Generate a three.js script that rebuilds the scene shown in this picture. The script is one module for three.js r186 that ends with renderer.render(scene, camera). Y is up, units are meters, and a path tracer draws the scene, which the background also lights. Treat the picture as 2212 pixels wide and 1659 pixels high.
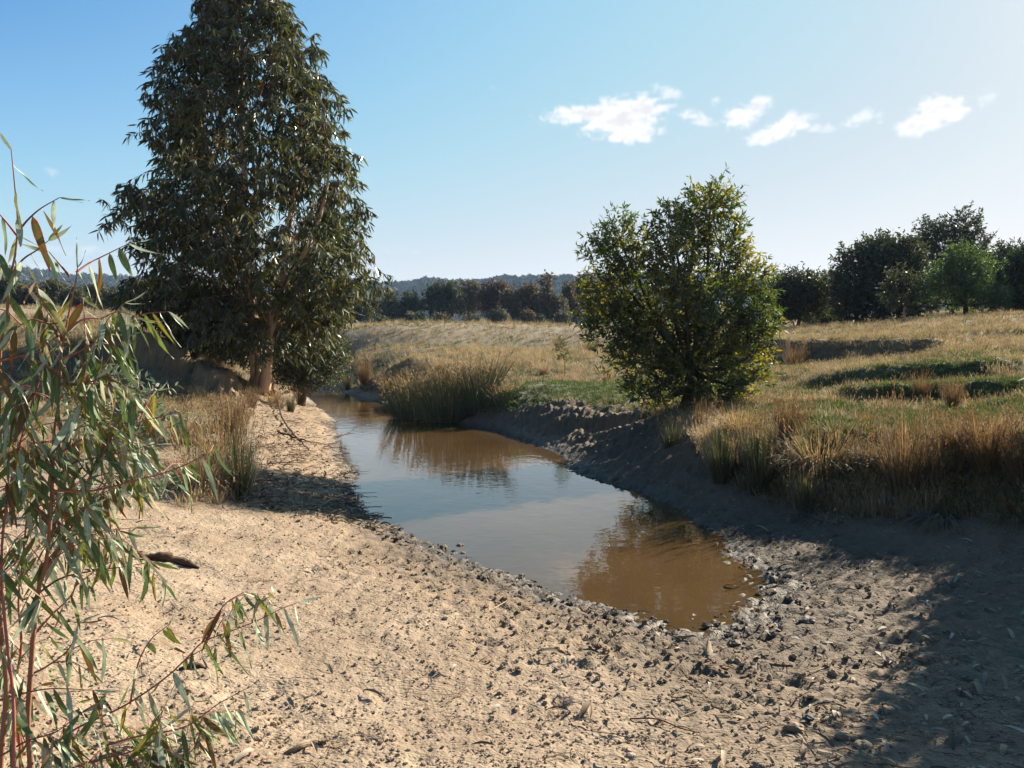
import * as THREE from 'three';
import { mergeGeometries, toCreasedNormals } from 'three/addons/utils/BufferGeometryUtils.js';
import { createNoise2D, createNoise3D } from 'simplex-noise';

// ---------------------------------------------------------------- camera, sky, sun, exposure
const EYE = 1.8, FULLW = 2212, FULLH = 1659, FOC = 1789, HORIZON = 748;
const PITCH = Math.atan((FULLH / 2 - HORIZON) / FOC);
const scene = new THREE.Scene();
const camera = new THREE.PerspectiveCamera(2 * Math.atan(FULLH / 2 / FOC) * 180 / Math.PI, 4 / 3, 0.1, 6000);
camera.position.set(0, EYE, 0);
camera.rotation.x = -PITCH;
scene.add(camera);
const renderer = new THREE.WebGLRenderer({ antialias: true });
renderer.setSize(1024, 768);
renderer.toneMapping = THREE.LinearToneMapping;
renderer.toneMappingExposure = 3.0;
renderer.shadowMap.enabled = true;

const SUN_AZ = 44 * Math.PI / 180, SUN_EL = 25.5 * Math.PI / 180;   // azimuth to the right of straight ahead
const SUN = new THREE.Vector3(Math.sin(SUN_AZ) * Math.cos(SUN_EL), Math.sin(SUN_EL), -Math.cos(SUN_AZ) * Math.cos(SUN_EL));
const sun = new THREE.DirectionalLight(new THREE.Color(1, 0.88, 0.7), 5);
sun.position.copy(SUN).multiplyScalar(80).add(new THREE.Vector3(0, 0, -15));
sun.target.position.set(0, 0, -15);
sun.castShadow = true; sun.shadow.mapSize.set(4096, 4096); sun.shadow.radius = 1;
Object.assign(sun.shadow.camera, { left: -45, right: 45, top: 45, bottom: -45, near: 1, far: 250 });
scene.add(sun, sun.target);

// ---------------------------------------------------------------- helpers
function rng(seed) { let a = seed >>> 0; return () => { a = (a + 0x6D2B79F5) >>> 0; let t = a; t = Math.imul(t ^ (t >>> 15), t | 1); t ^= t + Math.imul(t ^ (t >>> 7), t | 61); return ((t ^ (t >>> 14)) >>> 0) / 4294967296; }; }
const n2 = createNoise2D(rng(11)), n3 = createNoise3D(rng(12));
const clamp = (x, a = 0, b = 1) => Math.min(b, Math.max(a, x)), lerp = (a, b, t) => a + (b - a) * t;
const sstep = (a, b, x) => { const t = clamp((x - a) / (b - a)); return t * t * (3 - 2 * t); };
const mix3 = (a, b, t) => [lerp(a[0], b[0], t), lerp(a[1], b[1], t), lerp(a[2], b[2], t)];
const fbm = (x, y, o = 4) => { let s = 0, a = 0.5; for (let i = 0; i < o; i++) { s += a * n2(x, y); x = x * 2.03 + 7.1; y = y * 2.03 - 3.7; a *= 0.5; } return s; };
const V = (x, y, z) => new THREE.Vector3(x, y, z);
const SP = Math.sin(PITCH), CP = Math.cos(PITCH);
function ray(fx, fy) { const a = (fx - FULLW / 2) / FOC, b = -(fy - FULLH / 2) / FOC; return V(a, b * CP - SP, -(CP + b * SP)); }
function at(fx, fy, D) { const r = ray(fx, fy), t = D / -r.z; return V(r.x * t, EYE + r.y * t, -D); }        // a place seen at that pixel, D metres ahead
function onLevel(fx, fy, h) { const r = ray(fx, fy), t = (h - EYE) / r.y; return V(r.x * t, h, r.z * t); }     // a place seen at that pixel, at height h
const used = new Map();
function numbered(name) { const n = used.get(name) ?? 0; used.set(name, n + 1); return n ? name + '_' + String(n).padStart(3, '0') : name; }
function tag(o, label, category, group, kind) {
  if (label) o.userData.label = label; if (category) o.userData.category = category; if (group) o.userData.group = group; if (kind) o.userData.kind = kind;
  o.traverse((c) => { if (c.isMesh) c.castShadow = c.receiveShadow = true; });
  return o;
}
function thing(name, pos) { const g = new THREE.Group(); g.name = numbered(name); if (pos) g.position.copy(pos); scene.add(g); return g; }
function part(parent, name, geo, mat, kind) { const m = new THREE.Mesh(geo, mat); m.name = name; m.castShadow = m.receiveShadow = true; if (kind) m.userData.kind = kind; parent.add(m); return m; }
function top(name, geo, mat) { const m = new THREE.Mesh(geo, mat); m.name = numbered(name); m.castShadow = m.receiveShadow = true; scene.add(m); return m; }
function copyOf(o) { const c = o.clone(); c.name = numbered(o.name.replace(/_\d{3}$/, '')); c.userData = {}; scene.add(c); return c; }

// a bag of triangles with one colour per vertex
class Bag {
  constructor() { this.p = []; this.c = []; this.i = []; this.uv = []; }
  get n() { return this.p.length / 3; }
  v(x, y, z, col, u = 0, w = 0) { this.p.push(x, y, z); this.c.push(col[0], col[1], col[2]); this.uv.push(u, w); return this.p.length / 3 - 1; }
  // a leaf or blade: starts at b, runs along d, wide along s; bends towards 'sag'
  leaf(b, d, s, L, W, sag, col) {
    const n = this.n, x = [0, 0.3, 0.65, 1], w = [0, 1, 0.8, 0];
    for (let k = 0; k < 4; k++) {
      const t = x[k] * L, g = sag * x[k] * x[k] * L, cx = b.x + d.x * t, cy = b.y + d.y * t - g, cz = b.z + d.z * t, h = w[k] * W / 2;
      if (k === 0 || k === 3) this.v(cx, cy, cz, col, 0.5, x[k]);
      else { this.v(cx - s.x * h, cy - s.y * h, cz - s.z * h, col, 0, x[k]); this.v(cx + s.x * h, cy + s.y * h, cz + s.z * h, col, 1, x[k]); }
    }
    this.i.push(n, n + 2, n + 1, n + 1, n + 2, n + 4, n + 1, n + 4, n + 3, n + 3, n + 4, n + 5);
  }
  // a tapering blade of grass
  blade(b, d, s, L, W, sag, col, segs = 2) {
    const n = this.n;
    for (let k = 0; k <= segs; k++) {
      const x = k / segs, t = x * L, g = sag * x * x * L, h = W / 2 * (1 - x * 0.75), cx = b.x + d.x * t, cy = b.y + d.y * t - g, cz = b.z + d.z * t;
      if (k === segs) this.v(cx, cy, cz, col); else { this.v(cx - s.x * h, cy, cz - s.z * h, col); this.v(cx + s.x * h, cy, cz + s.z * h, col); }
    }
    for (let k = 0; k < segs - 1; k++) this.i.push(n + 2 * k, n + 2 * k + 1, n + 2 * k + 3, n + 2 * k, n + 2 * k + 3, n + 2 * k + 2);
    this.i.push(n + 2 * segs - 2, n + 2 * segs - 1, n + 2 * segs);
  }
  // a tube through points with radii
  tube(pts, rad, col, sides = 6) {
    const n = this.n, N = pts.length, up = V(0.13, 0.2, 0.97);
    let run = 0;
    for (let k = 0; k < N; k++) {
      const t = pts[Math.min(k + 1, N - 1)].clone().sub(pts[Math.max(k - 1, 0)]).normalize(), a = up.clone().cross(t); if (a.lengthSq() < 0.01) a.set(1, 0, 0).cross(t); a.normalize();
      const b = t.clone().cross(a), r = Array.isArray(rad) ? rad[k] : rad;
      if (k) run += pts[k].distanceTo(pts[k - 1]);
      for (let j = 0; j <= sides; j++) { const q = j / sides * Math.PI * 2, c = Math.cos(q) * r, s = Math.sin(q) * r; this.v(pts[k].x + a.x * c + b.x * s, pts[k].y + a.y * c + b.y * s, pts[k].z + a.z * c + b.z * s, col, j / sides * Math.max(1, Math.round(6.28 * (Array.isArray(rad) ? rad[0] : rad) / 0.25)) , run * 0.8); }
    }
    const q = sides + 1;
    for (let k = 0; k < N - 1; k++) for (let j = 0; j < sides; j++) { const A = n + k * q + j, B = A + 1, C = A + q, D = C + 1; this.i.push(A, B, D, A, D, C); }
    const c0 = this.v(pts[0].x, pts[0].y, pts[0].z, col), c1 = this.v(pts[N - 1].x, pts[N - 1].y, pts[N - 1].z, col);
    for (let j = 0; j < sides; j++) { this.i.push(c0, n + j + 1, n + j, c1, n + (N - 1) * q + j, n + (N - 1) * q + j + 1); }
  }
  geo() {
    const g = new THREE.BufferGeometry();
    g.setAttribute('position', new THREE.BufferAttribute(new Float32Array(this.p), 3));
    g.setAttribute('color', new THREE.BufferAttribute(new Float32Array(this.c), 3));
    g.setAttribute('uv', new THREE.BufferAttribute(new Float32Array(this.uv), 2));
    g.setIndex(this.i); g.computeVertexNormals();
    return g;
  }
}
function curve(pts, n) { const c = new THREE.CatmullRomCurve3(pts, false, 'centripetal'); return c.getPoints(n); }
function dataTex(size, fn, srgb, repeat = true) {
  const d = new Uint8Array(size * size * 4);
  for (let y = 0; y < size; y++) for (let x = 0; x < size; x++) { const v = fn(x / size, y / size), k = (y * size + x) * 4; d[k] = clamp(v[0]) * 255; d[k + 1] = clamp(v[1]) * 255; d[k + 2] = clamp(v[2]) * 255; d[k + 3] = 255; }
  const t = new THREE.DataTexture(d, size, size); t.magFilter = t.minFilter = THREE.LinearFilter; if (srgb) t.colorSpace = THREE.SRGBColorSpace;
  if (repeat) t.wrapS = t.wrapT = THREE.RepeatWrapping; t.needsUpdate = true; return t;
}
// noise that repeats over the unit square
function tile(u, v, f, o = 4) { let s = 0, a = 0.5; for (let i = 0; i < o; i++) { const p = Math.PI * 2, r = f / p; s += a * (n3(Math.cos(u * p) * r + 5 * i, Math.sin(u * p) * r, Math.cos(v * p) * r * 1.0 + i) + n3(Math.sin(v * p) * r + 9, Math.cos(u * p) * r + i, Math.sin(u * p) * r)) * 0.7; f *= 2; a *= 0.5; } return s; }

// ---------------------------------------------------------------- sky: clear air, whiter towards the sun and the horizon, a row of small cumulus
{
  const W = 4096, H = 2048, data = new Float32Array(W * H * 4);
  // [x, y, half width, half height, turn, how dense] as seen from here
  const puffs = [[1336, 252, 90, 40, -0.08, 1.1], [1258, 246, 88, 19, -0.04, 0.95], [1362, 284, 62, 26, 0, 1.1], [1395, 235, 34, 30, 0.3, 0.9], [1440, 198, 30, 15, 0.25, 0.6], [1428, 236, 34, 9, -0.2, 0.5],
    [1508, 256, 42, 13, 0.35, 0.7], [1546, 219, 9, 9, 0, 0.45], [1600, 254, 32, 24, -0.1, 0.85], [1634, 230, 32, 20, -0.5, 0.8], [1682, 282, 66, 20, -0.28, 0.9], [1716, 258, 26, 16, 0.4, 0.75], [1762, 274, 38, 10, 0.2, 0.5],
    [1858, 258, 34, 11, -0.1, 0.65], [1868, 244, 14, 10, 0, 0.55], [1895, 264, 10, 4, 0, 0.4], [1998, 262, 50, 23, -0.3, 1.1], [2036, 236, 46, 26, 0.1, 1.1], [2078, 232, 16, 7, 0.3, 0.5], [2132, 212, 18, 14, -0.6, 0.4],
    [1062, 190, 6, 4, 0, 0.25], [110, 372, 14, 9, 0.3, 0.3], [150, 545, 60, 9, 0.05, 0.32], [205, 540, 28, 8, 0, 0.35], [60, 575, 50, 9, 0, 0.3], [865, 540, 40, 9, 0, 0.2]].map(([x, y, a, b, t, d]) => {
    const r = ray(x, y).normalize(), az = Math.atan2(r.x, -r.z), el = Math.asin(r.y);
    return { az, el, a: a / FOC * 1.02, b: b / FOC * 0.98, c: Math.cos(-t), s: Math.sin(-t), d };
  });
  // how pale the air is, from deep blue to white
  const RAMP = [[0.04, 0.13, 0.30], [0.136, 0.371, 0.73], [0.223, 0.497, 0.815], [0.262, 0.545, 0.839], [0.361, 0.655, 0.862], [0.479, 0.735, 0.865], [0.658, 0.80, 0.88], [0.72, 0.825, 0.885], [1, 1, 1], [2.4, 2.3, 2.2]];
  const air = (w) => { let i = 1; while (i < RAMP.length - 1 && w > RAMP[i][0]) i++; const a = RAMP[i - 1], b = RAMP[i], t = clamp((w - a[0]) / (b[0] - a[0])); return mix3(a, b, t); };
  const ex = 1 / renderer.toneMappingExposure;
  for (let row = 0; row < H; row++) {
    const el = (row + 0.5) / H * Math.PI - Math.PI / 2, sy = Math.sin(el), cy = Math.cos(el), e = Math.max(0, el * 180 / Math.PI);
    for (let col = 0; col < W; col++) {
      const lon = (col + 0.5) / W * Math.PI * 2 - Math.PI, x = Math.cos(lon) * cy, z = Math.sin(lon) * cy, az = Math.atan2(x, -z);
      const cg = clamp(x * SUN.x + sy * SUN.y + z * SUN.z, -1, 1), g = Math.acos(cg) * 180 / Math.PI;
      const glow = Math.exp(-Math.pow(g / 41, 1.5)), w = Math.max(0.03, 1.123 * Math.exp(-e / 10) + 0.623 * Math.exp(-Math.pow(g / 58, 2)) - 0.162 + 0.9 * Math.exp(-Math.pow(g / 9, 1.3)));
      let [r, gg, b] = air(w);
      if (e < 35 && e > 2 && Math.abs(az) < 0.75) {
        let m = -9, dd = 0;
        for (const q of puffs) {
          const dx = az - q.az, dy = el - q.el; if (Math.abs(dx) > 2 * q.a + 0.02 || Math.abs(dy) > 2 * q.b + 0.02) continue;
          const px = (dx * q.c + dy * q.s) / q.a, py = (-dx * q.s + dy * q.c) / q.b, w = 1 - Math.sqrt(px * px + py * py);
          if (w * q.d > m) { m = w * q.d; } dd = Math.max(dd, q.d * sstep(-0.6, 0.3, w));
        }
        if (m > -1.2) {
          const wx = az + 0.006 * n2(az * 60, el * 60), f = fbm(wx * 62, el * 80, 6), f2 = fbm(az * 30 + 9, el * 55, 3);
          const a = clamp(sstep(-0.10, 0.66, m * 1.0 + 0.12 + f * 0.62) * Math.min(1, dd * 1.15));
          const shade = 0.96 - 0.17 * sstep(0.25, 0.75, m) * sstep(-0.25, 0.4, f2 + 0.3 * n2(az * 20, 3)), warm = shade + 0.22 * glow;
          r = lerp(r, warm * 1.0, a); gg = lerp(gg, warm * 1.0, a); b = lerp(b, warm * 1.02, a);
        }
      }
      const q = (row * W + col) * 4; data[q] = r * ex; data[q + 1] = gg * ex; data[q + 2] = b * ex; data[q + 3] = 1;
    }
  }
  const t = new THREE.DataTexture(data, W, H, THREE.RGBAFormat, THREE.FloatType);
  t.mapping = THREE.EquirectangularReflectionMapping; t.magFilter = t.minFilter = THREE.LinearFilter; t.wrapS = THREE.RepeatWrapping; t.needsUpdate = true;
  scene.background = t; scene.environment = t;
}

// ---------------------------------------------------------------- the lie of the land
// the water's edge, [x, y] seen at water level
const SHORE = [[640, 839], [668, 862], [692, 884], [722, 908], [726, 930], [722, 952], [736, 990], [748, 1018], [752, 1045], [757, 1080], [786, 1110], [822, 1132], [880, 1156], [940, 1181], [1000, 1207], [1060, 1231], [1120, 1248], [1180, 1276], [1240, 1299], [1300, 1317], [1370, 1333], [1430, 1347], [1500, 1362], [1562, 1352], [1590, 1322], [1632, 1294], [1658, 1262], [1640, 1241], [1592, 1216], [1548, 1182], [1496, 1136], [1440, 1098], [1372, 1062], [1300, 1044], [1252, 1026], [1244, 1004], [1210, 984], [1150, 955], [1080, 934], [1000, 919], [930, 910], [872, 896], [838, 880], [800, 864], [742, 848], [694, 839], [660, 836]].map(([x, y]) => onLevel(x, y, 0));
SHORE.push(V(-13, 0, -42), V(-24, 0, -40), V(-22, 0, -36), V(-12, 0, -37));
function shoreDistance(x, z) {                                             // metres outside the water, negative inside
  let best = 1e9, inside = false;
  for (let i = 0, j = SHORE.length - 1; i < SHORE.length; j = i++) {
    const a = SHORE[i], b = SHORE[j], dx = b.x - a.x, dz = b.z - a.z, t = clamp(((x - a.x) * dx + (z - a.z) * dz) / (dx * dx + dz * dz)), ex = x - a.x - dx * t, ez = z - a.z - dz * t;
    best = Math.min(best, ex * ex + ez * ez);
    if ((a.z > z) !== (b.z > z) && x < (b.x - a.x) * (z - a.z) / (b.z - a.z) + a.x) inside = !inside;
  }
  return Math.sqrt(best) * (inside ? -1 : 1);
}
// known places: seen at a pixel and at a height (H) or at a distance (D)
const KH = [[1000, 960, -0.3], [950, 1050, -0.3], [1100, 1130, -0.25], [1300, 1230, -0.16], [1440, 1285, -0.07], [850, 1000, -0.3], [800, 890, -0.3], [720, 862, -0.25], [1240, 1130, -0.25], [1060, 1010, -0.3], [1520, 1310, -0.03], [1400, 1180, -0.14],
  [640, 1120, 0.2], [700, 1200, 0.14], [850, 1250, 0.11], [500, 1250, 0.26], [300, 1400, 0.34], [1000, 1400, 0.14], [600, 1500, 0.22], [100, 1600, 0.36], [1150, 1600, 0.16], [700, 1659, 0.24], [1500, 1500, 0.10], [1400, 1659, 0.16], [1800, 1400, 0.07], [2000, 1500, 0.13], [2200, 1600, 0.2], [2200, 1400, 0.12], [2000, 1250, 0.07], [1760, 1250, 0.04], [2200, 1250, 0.14], [1800, 1130, 0.12], [2000, 1150, 0.16], [2200, 1180, 0.22], [1640, 1110, 0.1], [1500, 1080, 0.1],
  [680, 1000, 0.22], [690, 920, 0.22], [655, 880, 0.28], [700, 1060, 0.12], [1200, 1330, 0.08], [1330, 1420, 0.1],
  [1560, 950, 0.62], [1700, 960, 0.66], [1900, 960, 0.74], [2100, 960, 0.8], [2300, 970, 0.85], [1900, 910, 0.86], [2180, 900, 0.95], [1640, 905, 0.76],
  [1200, 900, 0.42], [1300, 940, 0.32], [1350, 900, 0.52], [1400, 970, 0.32], [1250, 868, 0.66], [1400, 884, 0.68], [1475, 892, 0.7], [1150, 856, 0.66], [1100, 905, 0.25], [1000, 842, 0.68], [1070, 850, 0.68], [1010, 898, 0.12], [920, 837, 0.68], [860, 829, 0.7], [800, 811, 0.72], [740, 801, 0.75], [690, 800, 0.6], [1200, 825, 0.82], [1330, 830, 0.85], [1480, 850, 0.82],
  [50, 900, 0.82], [200, 950, 0.62], [50, 1100, 0.55], [50, 1300, 0.48], [480, 1060, 0.36], [350, 1010, 0.55], [450, 910, 0.58], [610, 880, 0.42], [620, 940, 0.34], [560, 980, 0.42], [500, 1110, 0.3], [390, 862, 0.74], [300, 850, 0.85], [560, 858, 0.6], [480, 840, 0.75], [-500, 1000, 0.8], [-500, 1500, 0.6]];
const KD = [[1000, 776, 30], [1200, 776, 28], [850, 778, 30], [900, 762, 36], [1000, 753, 40], [1250, 753, 40], [800, 753, 40], [1000, 716, 47], [800, 717, 47], [1250, 716, 47], [1450, 718, 47], [1000, 711, 70], [1250, 711, 70], [750, 711, 70], [1000, 707, 110], [1400, 707, 110], [1000, 704, 160], [1000, 702, 220], [400, 700, 220], [1600, 700, 220], [1300, 795, 26], [1450, 800, 24], [1430, 770, 31],
  [1650, 800, 19.5], [1760, 786, 19.5], [1900, 766, 19.5], [2060, 752, 19.5], [2230, 742, 19], [1800, 850, 14.5], [2000, 850, 13.2], [2220, 850, 12], [2210, 800, 15], [2050, 800, 16], [2500, 760, 15], [1700, 722, 34], [1900, 700, 36], [2200, 681, 33], [1700, 712, 55], [1900, 690, 58], [2200, 670, 55], [1700, 705, 110], [2200, 658, 110], [2900, 640, 50], [2900, 700, 22],
  [280, 738, 19.5], [400, 766, 19.2], [510, 806, 20], [100, 800, 21], [20, 790, 22], [280, 705, 29], [100, 700, 30], [100, 676, 50], [280, 686, 50], [100, 668, 110], [280, 678, 110], [-600, 690, 36], [-600, 660, 110], [600, 768, 30], [520, 765, 26], [650, 748, 41], [620, 716, 54], [440, 700, 60], [500, 690, 110]];
const KN = [...SHORE.slice(0, 47).filter((_, i) => i % 2 === 0 || (i > 22 && i < 30)).map((p) => [p.x, p.z, 0]), ...KH.map(([x, y, h]) => { const p = onLevel(x, y, h); return [p.x, p.z, h]; }), ...KD.map(([x, y, D]) => { const p = at(x, y, D); return [p.x, p.z, p.y]; }),
  [-3, 3, 0.45], [3, 3, 0.4], [0, 0, 0.28], [0, 8, 0.6], [8, 4, 0.8], [-8, 4, 0.9], [7, -3.2, 0.5], [9, -5, 1.0], [-13, -41, -0.3], [-20, -38, -0.2], [-9.5, -36, -0.25]];
// a smooth sheet through them
const SPL = (() => {
  const n = KN.length, m = n + 3, A = Array.from({ length: m }, () => new Float64Array(m + 1)), K = (r2) => (r2 > 0 ? 0.5 * r2 * Math.log(r2) : 0);
  const S = 0.1;
  for (let i = 0; i < n; i++) {
    const a = KN[i];
    for (let j = 0; j < n; j++) { const dx = (a[0] - KN[j][0]) * S, dz = (a[1] - KN[j][1]) * S; A[i][j] = K(dx * dx + dz * dz); }
    A[i][i] += 0.0006; A[i][n] = A[n][i] = 1; A[i][n + 1] = A[n + 1][i] = a[0] * S; A[i][n + 2] = A[n + 2][i] = a[1] * S; A[i][m] = a[2];
  }
  for (let c = 0; c < m; c++) {
    let p = c; for (let r = c + 1; r < m; r++) if (Math.abs(A[r][c]) > Math.abs(A[p][c])) p = r;
    [A[c], A[p]] = [A[p], A[c]];
    for (let r = c + 1; r < m; r++) { const f = A[r][c] / A[c][c]; if (f) for (let k = c; k <= m; k++) A[r][k] -= f * A[c][k]; }
  }
  const w = new Float64Array(m);
  for (let r = m - 1; r >= 0; r--) { let s = A[r][m]; for (let k = r + 1; k < m; k++) s -= A[r][k] * w[k]; w[r] = s / A[r][r]; }
  return (x, z) => { let s = w[n] + w[n + 1] * x * S + w[n + 2] * z * S; for (let i = 0; i < n; i++) { const dx = (x - KN[i][0]) * S, dz = (z - KN[i][1]) * S, r2 = dx * dx + dz * dz; if (r2 > 0) s += w[i] * 0.5 * r2 * Math.log(r2); } return s; };
})();
function smoothLand(x, z) {
  const cx = clamp(x, -75, 75), cz = clamp(z, -215, 10);
  let h = SPL(cx, cz);
  const out = Math.hypot(x - cx, z - cz); return h + Math.min(6, out * 0.006);
}
// broken edges: a drop along a line; the far side is raised and the near side lowered, and it dies away from the line
const EDGES = [
  { p: [[1440, 800, 28], [1560, 786, 26], [1640, 772, 24.5], [1730, 756, 22.5], [1830, 744, 21], [1960, 735, 19.8], [2060, 730, 19]], amp: 1.55, taper: 0.72, near: 1.4, far: 3, w: 0.5 },       // the shaded step on the right hill
  { p: [[1960, 735, 22.5], [2100, 722, 23], [2300, 712, 23]], amp: 0.22, near: 1, far: 2, w: 0.5 },
  { p: [[1085, 868, 16.6], [1150, 862, 16.2], [1250, 872, 15.4], [1340, 884, 14.4], [1410, 892, 14]], amp: 0.2, near: 0.5, far: 1.2, w: 0.13 },        // turf lip on the right bank
  { p: [[740, 828, 33.5], [790, 828, 30], [850, 842, 25], [920, 852, 21.6], [1000, 856, 20.2], [1085, 868, 18.4]], amp: 0.12, near: 0.6, far: 1.2, w: 0.2 },
  { p: [[210, 800, 18.6], [300, 800, 18.4], [360, 800, 18.3], [420, 815, 18.5]], amp: 0.75, near: 0.7, far: 1.6, w: 0.16, face: 0.42 },                             // eroded face on the left
  { p: [[410, 806, 18], [450, 818, 18.1], [500, 836, 18.6], [535, 850, 19.2]], amp: 0.5, near: 0.6, far: 1.2, w: 0.14, face: 0.32 },
  { p: [[1790, 856, 13.6], [1900, 838, 13.4], [2000, 834, 13], [2110, 845, 12.6], [2230, 850, 12]], amp: 0.42, near: 0.8, far: 1.2, w: 0.35 },           // hummocks
  { p: [[1720, 815, 16.5], [1850, 800, 16], [1960, 785, 16], [2100, 790, 15.4], [2230, 800, 15]], amp: 0.42, near: 0.9, far: 1.3, w: 0.4 },
  { p: [[1450, 1010, 11], [1560, 1040, 9.6], [1700, 1070, 8.8], [1900, 1085, 8.2], [2100, 1100, 7.8], [2300, 1120, 7.4]], amp: 0.24, near: 0.5, far: 1, w: 0.25 },
].map((e) => ({ ...e, q: e.p.map(([x, y, D]) => at(x, y, D)) }));
function edges(x, z) {
  let s = 0, bare = 0;
  for (const e of EDGES) {
    let best = 1e9, side = 0, along = 0, span = 0;
    for (let i = 0; i < e.q.length - 1; i++) {
      const a = e.q[i], b = e.q[i + 1], dx = b.x - a.x, dz = b.z - a.z, l2 = dx * dx + dz * dz, raw = ((x - a.x) * dx + (z - a.z) * dz) / l2, t = clamp(raw), ex = x - a.x - dx * t, ez = z - a.z - dz * t, d = ex * ex + ez * ez;
      if (d < best) { best = d; side = dx * ez - dz * ex; along = (i + t) / (e.q.length - 1); const over = (i === 0 && raw < 0) || (i === e.q.length - 2 && raw > 1); span = over ? Math.abs(raw - t) * Math.sqrt(l2) : 0; }
    }
    let d = Math.sqrt(best) * (side < 0 ? 1 : -1); if (Math.abs(d) > 8) continue;
    d += (e.w < 0.3 ? 1.1 * e.w + 0.06 : 0.10) * fbm(x * 0.8 + 3, z * 1.1, 3) + (e.w < 0.2 ? 0.1 : 0.02) * n2(x * 4, z * 4);
    const fade = sstep(0, 0.12, along) * sstep(0, 0.12, 1 - along) * sstep(1.2, 0, span);
    const t = clamp(d / e.w, -1, 1), core = t * (1.5 - 0.5 * t * t), env = d > 0 ? Math.exp(-d / e.far) : Math.exp(d / e.near);
    s += e.amp * (1 - (e.taper ?? 0) * along) * 0.5 * core * env * fade; if (e.w < 0.25) { const bw = e.face ?? e.w; bare = Math.max(bare, (e.face ? 1 : 0.3) * fade * sstep(bw * 2.2, bw * 0.3, Math.abs(d + bw * 0.4))); }
  }
  return [s, bare];
}
const soil = { };
function land(x, z, fine = true) {
  let h = smoothLand(x, z);
  const far = Math.hypot(x, z), [st, bare] = far < 60 ? edges(x, z) : [0, 0];
  h += st;
  if (z < -13 && z > -44) {                                                   // the banks come down to the water and the bed lies under it
    const w = sstep(-13, -17, z), s = shoreNear(x, z), cap = s > 0 ? 0.015 + 0.5 * s + 0.12 * s * s : Math.max(-0.3, 0.35 * s);
    if (h > cap) h = lerp(h, cap, w); else if (s > 0.05) h = Math.max(h, Math.min(0.04, 0.1 * s));
  }
  const up = sstep(0.02, 0.3, h), grow = sstep(0.45, 0.8, h);
  h += 0.05 * grow * fbm(x * 0.55, z * 0.55, 3) + 0.03 * up * fbm(x * 1.7 + 4, z * 1.7, 3) + 0.012 * fbm(x * 0.9, z * 0.9 + 8, 3);
  if (far > 25) h += clamp((far - 25) / 60) * 0.25 * fbm(x * 0.06, z * 0.06, 3);
  if (fine && far < 32) {
    const wet = sstep(0.34, 0.05, h), out = sstep(-0.12, 0.01, h);
    // trampled mud: lumps, pits and cracks
    const tr = trample(x, z);
    const l = n2(x * 9, z * 9), m = n2(x * 21 + 5, z * 21), k = n2(x * 4.2 - 8, z * 4.2), q = 1 - Math.abs(n2(x * 6.3 + 2, z * 7.7 - 5));
    h += out * (0.006 * l + 0.004 * m + tr * (0.012 * k + 0.010 * (q * q - 0.45) + 0.008 * l + 0.006 * m + 0.005 * n2(x * 44, z * 44)));
    const bank = sstep(0.08, 0.2, h) * sstep(0.85, 0.6, h) * sstep(-8.4, -9.5, z) * sstep(-1.5, -0.5, x + 0.25 * (z + 14)); // slumps and runnels on the mud slope
    if (bank > 0.01) h += bank * (0.05 * n2(x * 1.9, z * 1.9) + 0.045 * (1 - 2 * Math.abs(n2(x * 3.3 + z * 1.2, z * 1.4))) * 0.7 + 0.02 * n2(x * 7, z * 7));
    h -= out * pits(x, z) * (0.35 + 0.65 * tr);
    if (bare > 0.02) h += bare * (0.10 * n3(x * 4, z * 4, h * 2) + 0.07 * n2(x * 11, z * 11) + 0.05 * (1 - 2 * Math.abs(n2(x * 7 + 3, z * 3))));
  }
  soil.bare = bare;
  return h;
}
function trample(x, z) {                                                     // how poached the mud is
  const s = Math.abs(shoreNear(x, z) - 0.45), band = sstep(1.5, 0.1, s);
  return clamp(band * 0.95 + 0.25 * sstep(-0.1, 0.4, fbm(x * 0.8 + 20, z * 0.8, 3)) + 0.3 * sstep(0.6, 1.6, x) * sstep(-3, -4, z) * sstep(-7.5, -5.5, z), 0, 1);
}
function pits(x, z) {                                                        // hoof prints
  let s = 0; const c = 0.42, ix = Math.floor(x / c), iz = Math.floor(z / c);
  for (let a = -1; a <= 1; a++) for (let b = -1; b <= 1; b++) {
    const X = ix + a, Z = iz + b, h1 = hash(X, Z), h2 = hash(X + 71, Z - 33), h3 = hash(X - 17, Z + 57); if (h3 > 0.55) continue;
    const px = (X + h1) * c, pz = (Z + h2) * c, an = h3 * 11, dx = (x - px) * Math.cos(an) + (z - pz) * Math.sin(an), dz = -(x - px) * Math.sin(an) + (z - pz) * Math.cos(an), r = Math.hypot(dx / 0.055, dz / 0.075) + 0.25 * n2(x * 18, z * 18);
    s += 0.032 * sstep(1.15, 0.55, r) - 0.010 * sstep(1.9, 1.3, r) * sstep(1.0, 1.3, r);
  }
  return s;
}
function hash(x, y) { let h = Math.imul(x | 0, 374761393) + Math.imul(y | 0, 668265263); h = Math.imul(h ^ (h >>> 13), 1274126177); return ((h ^ (h >>> 16)) >>> 0) / 4294967296; }
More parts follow.
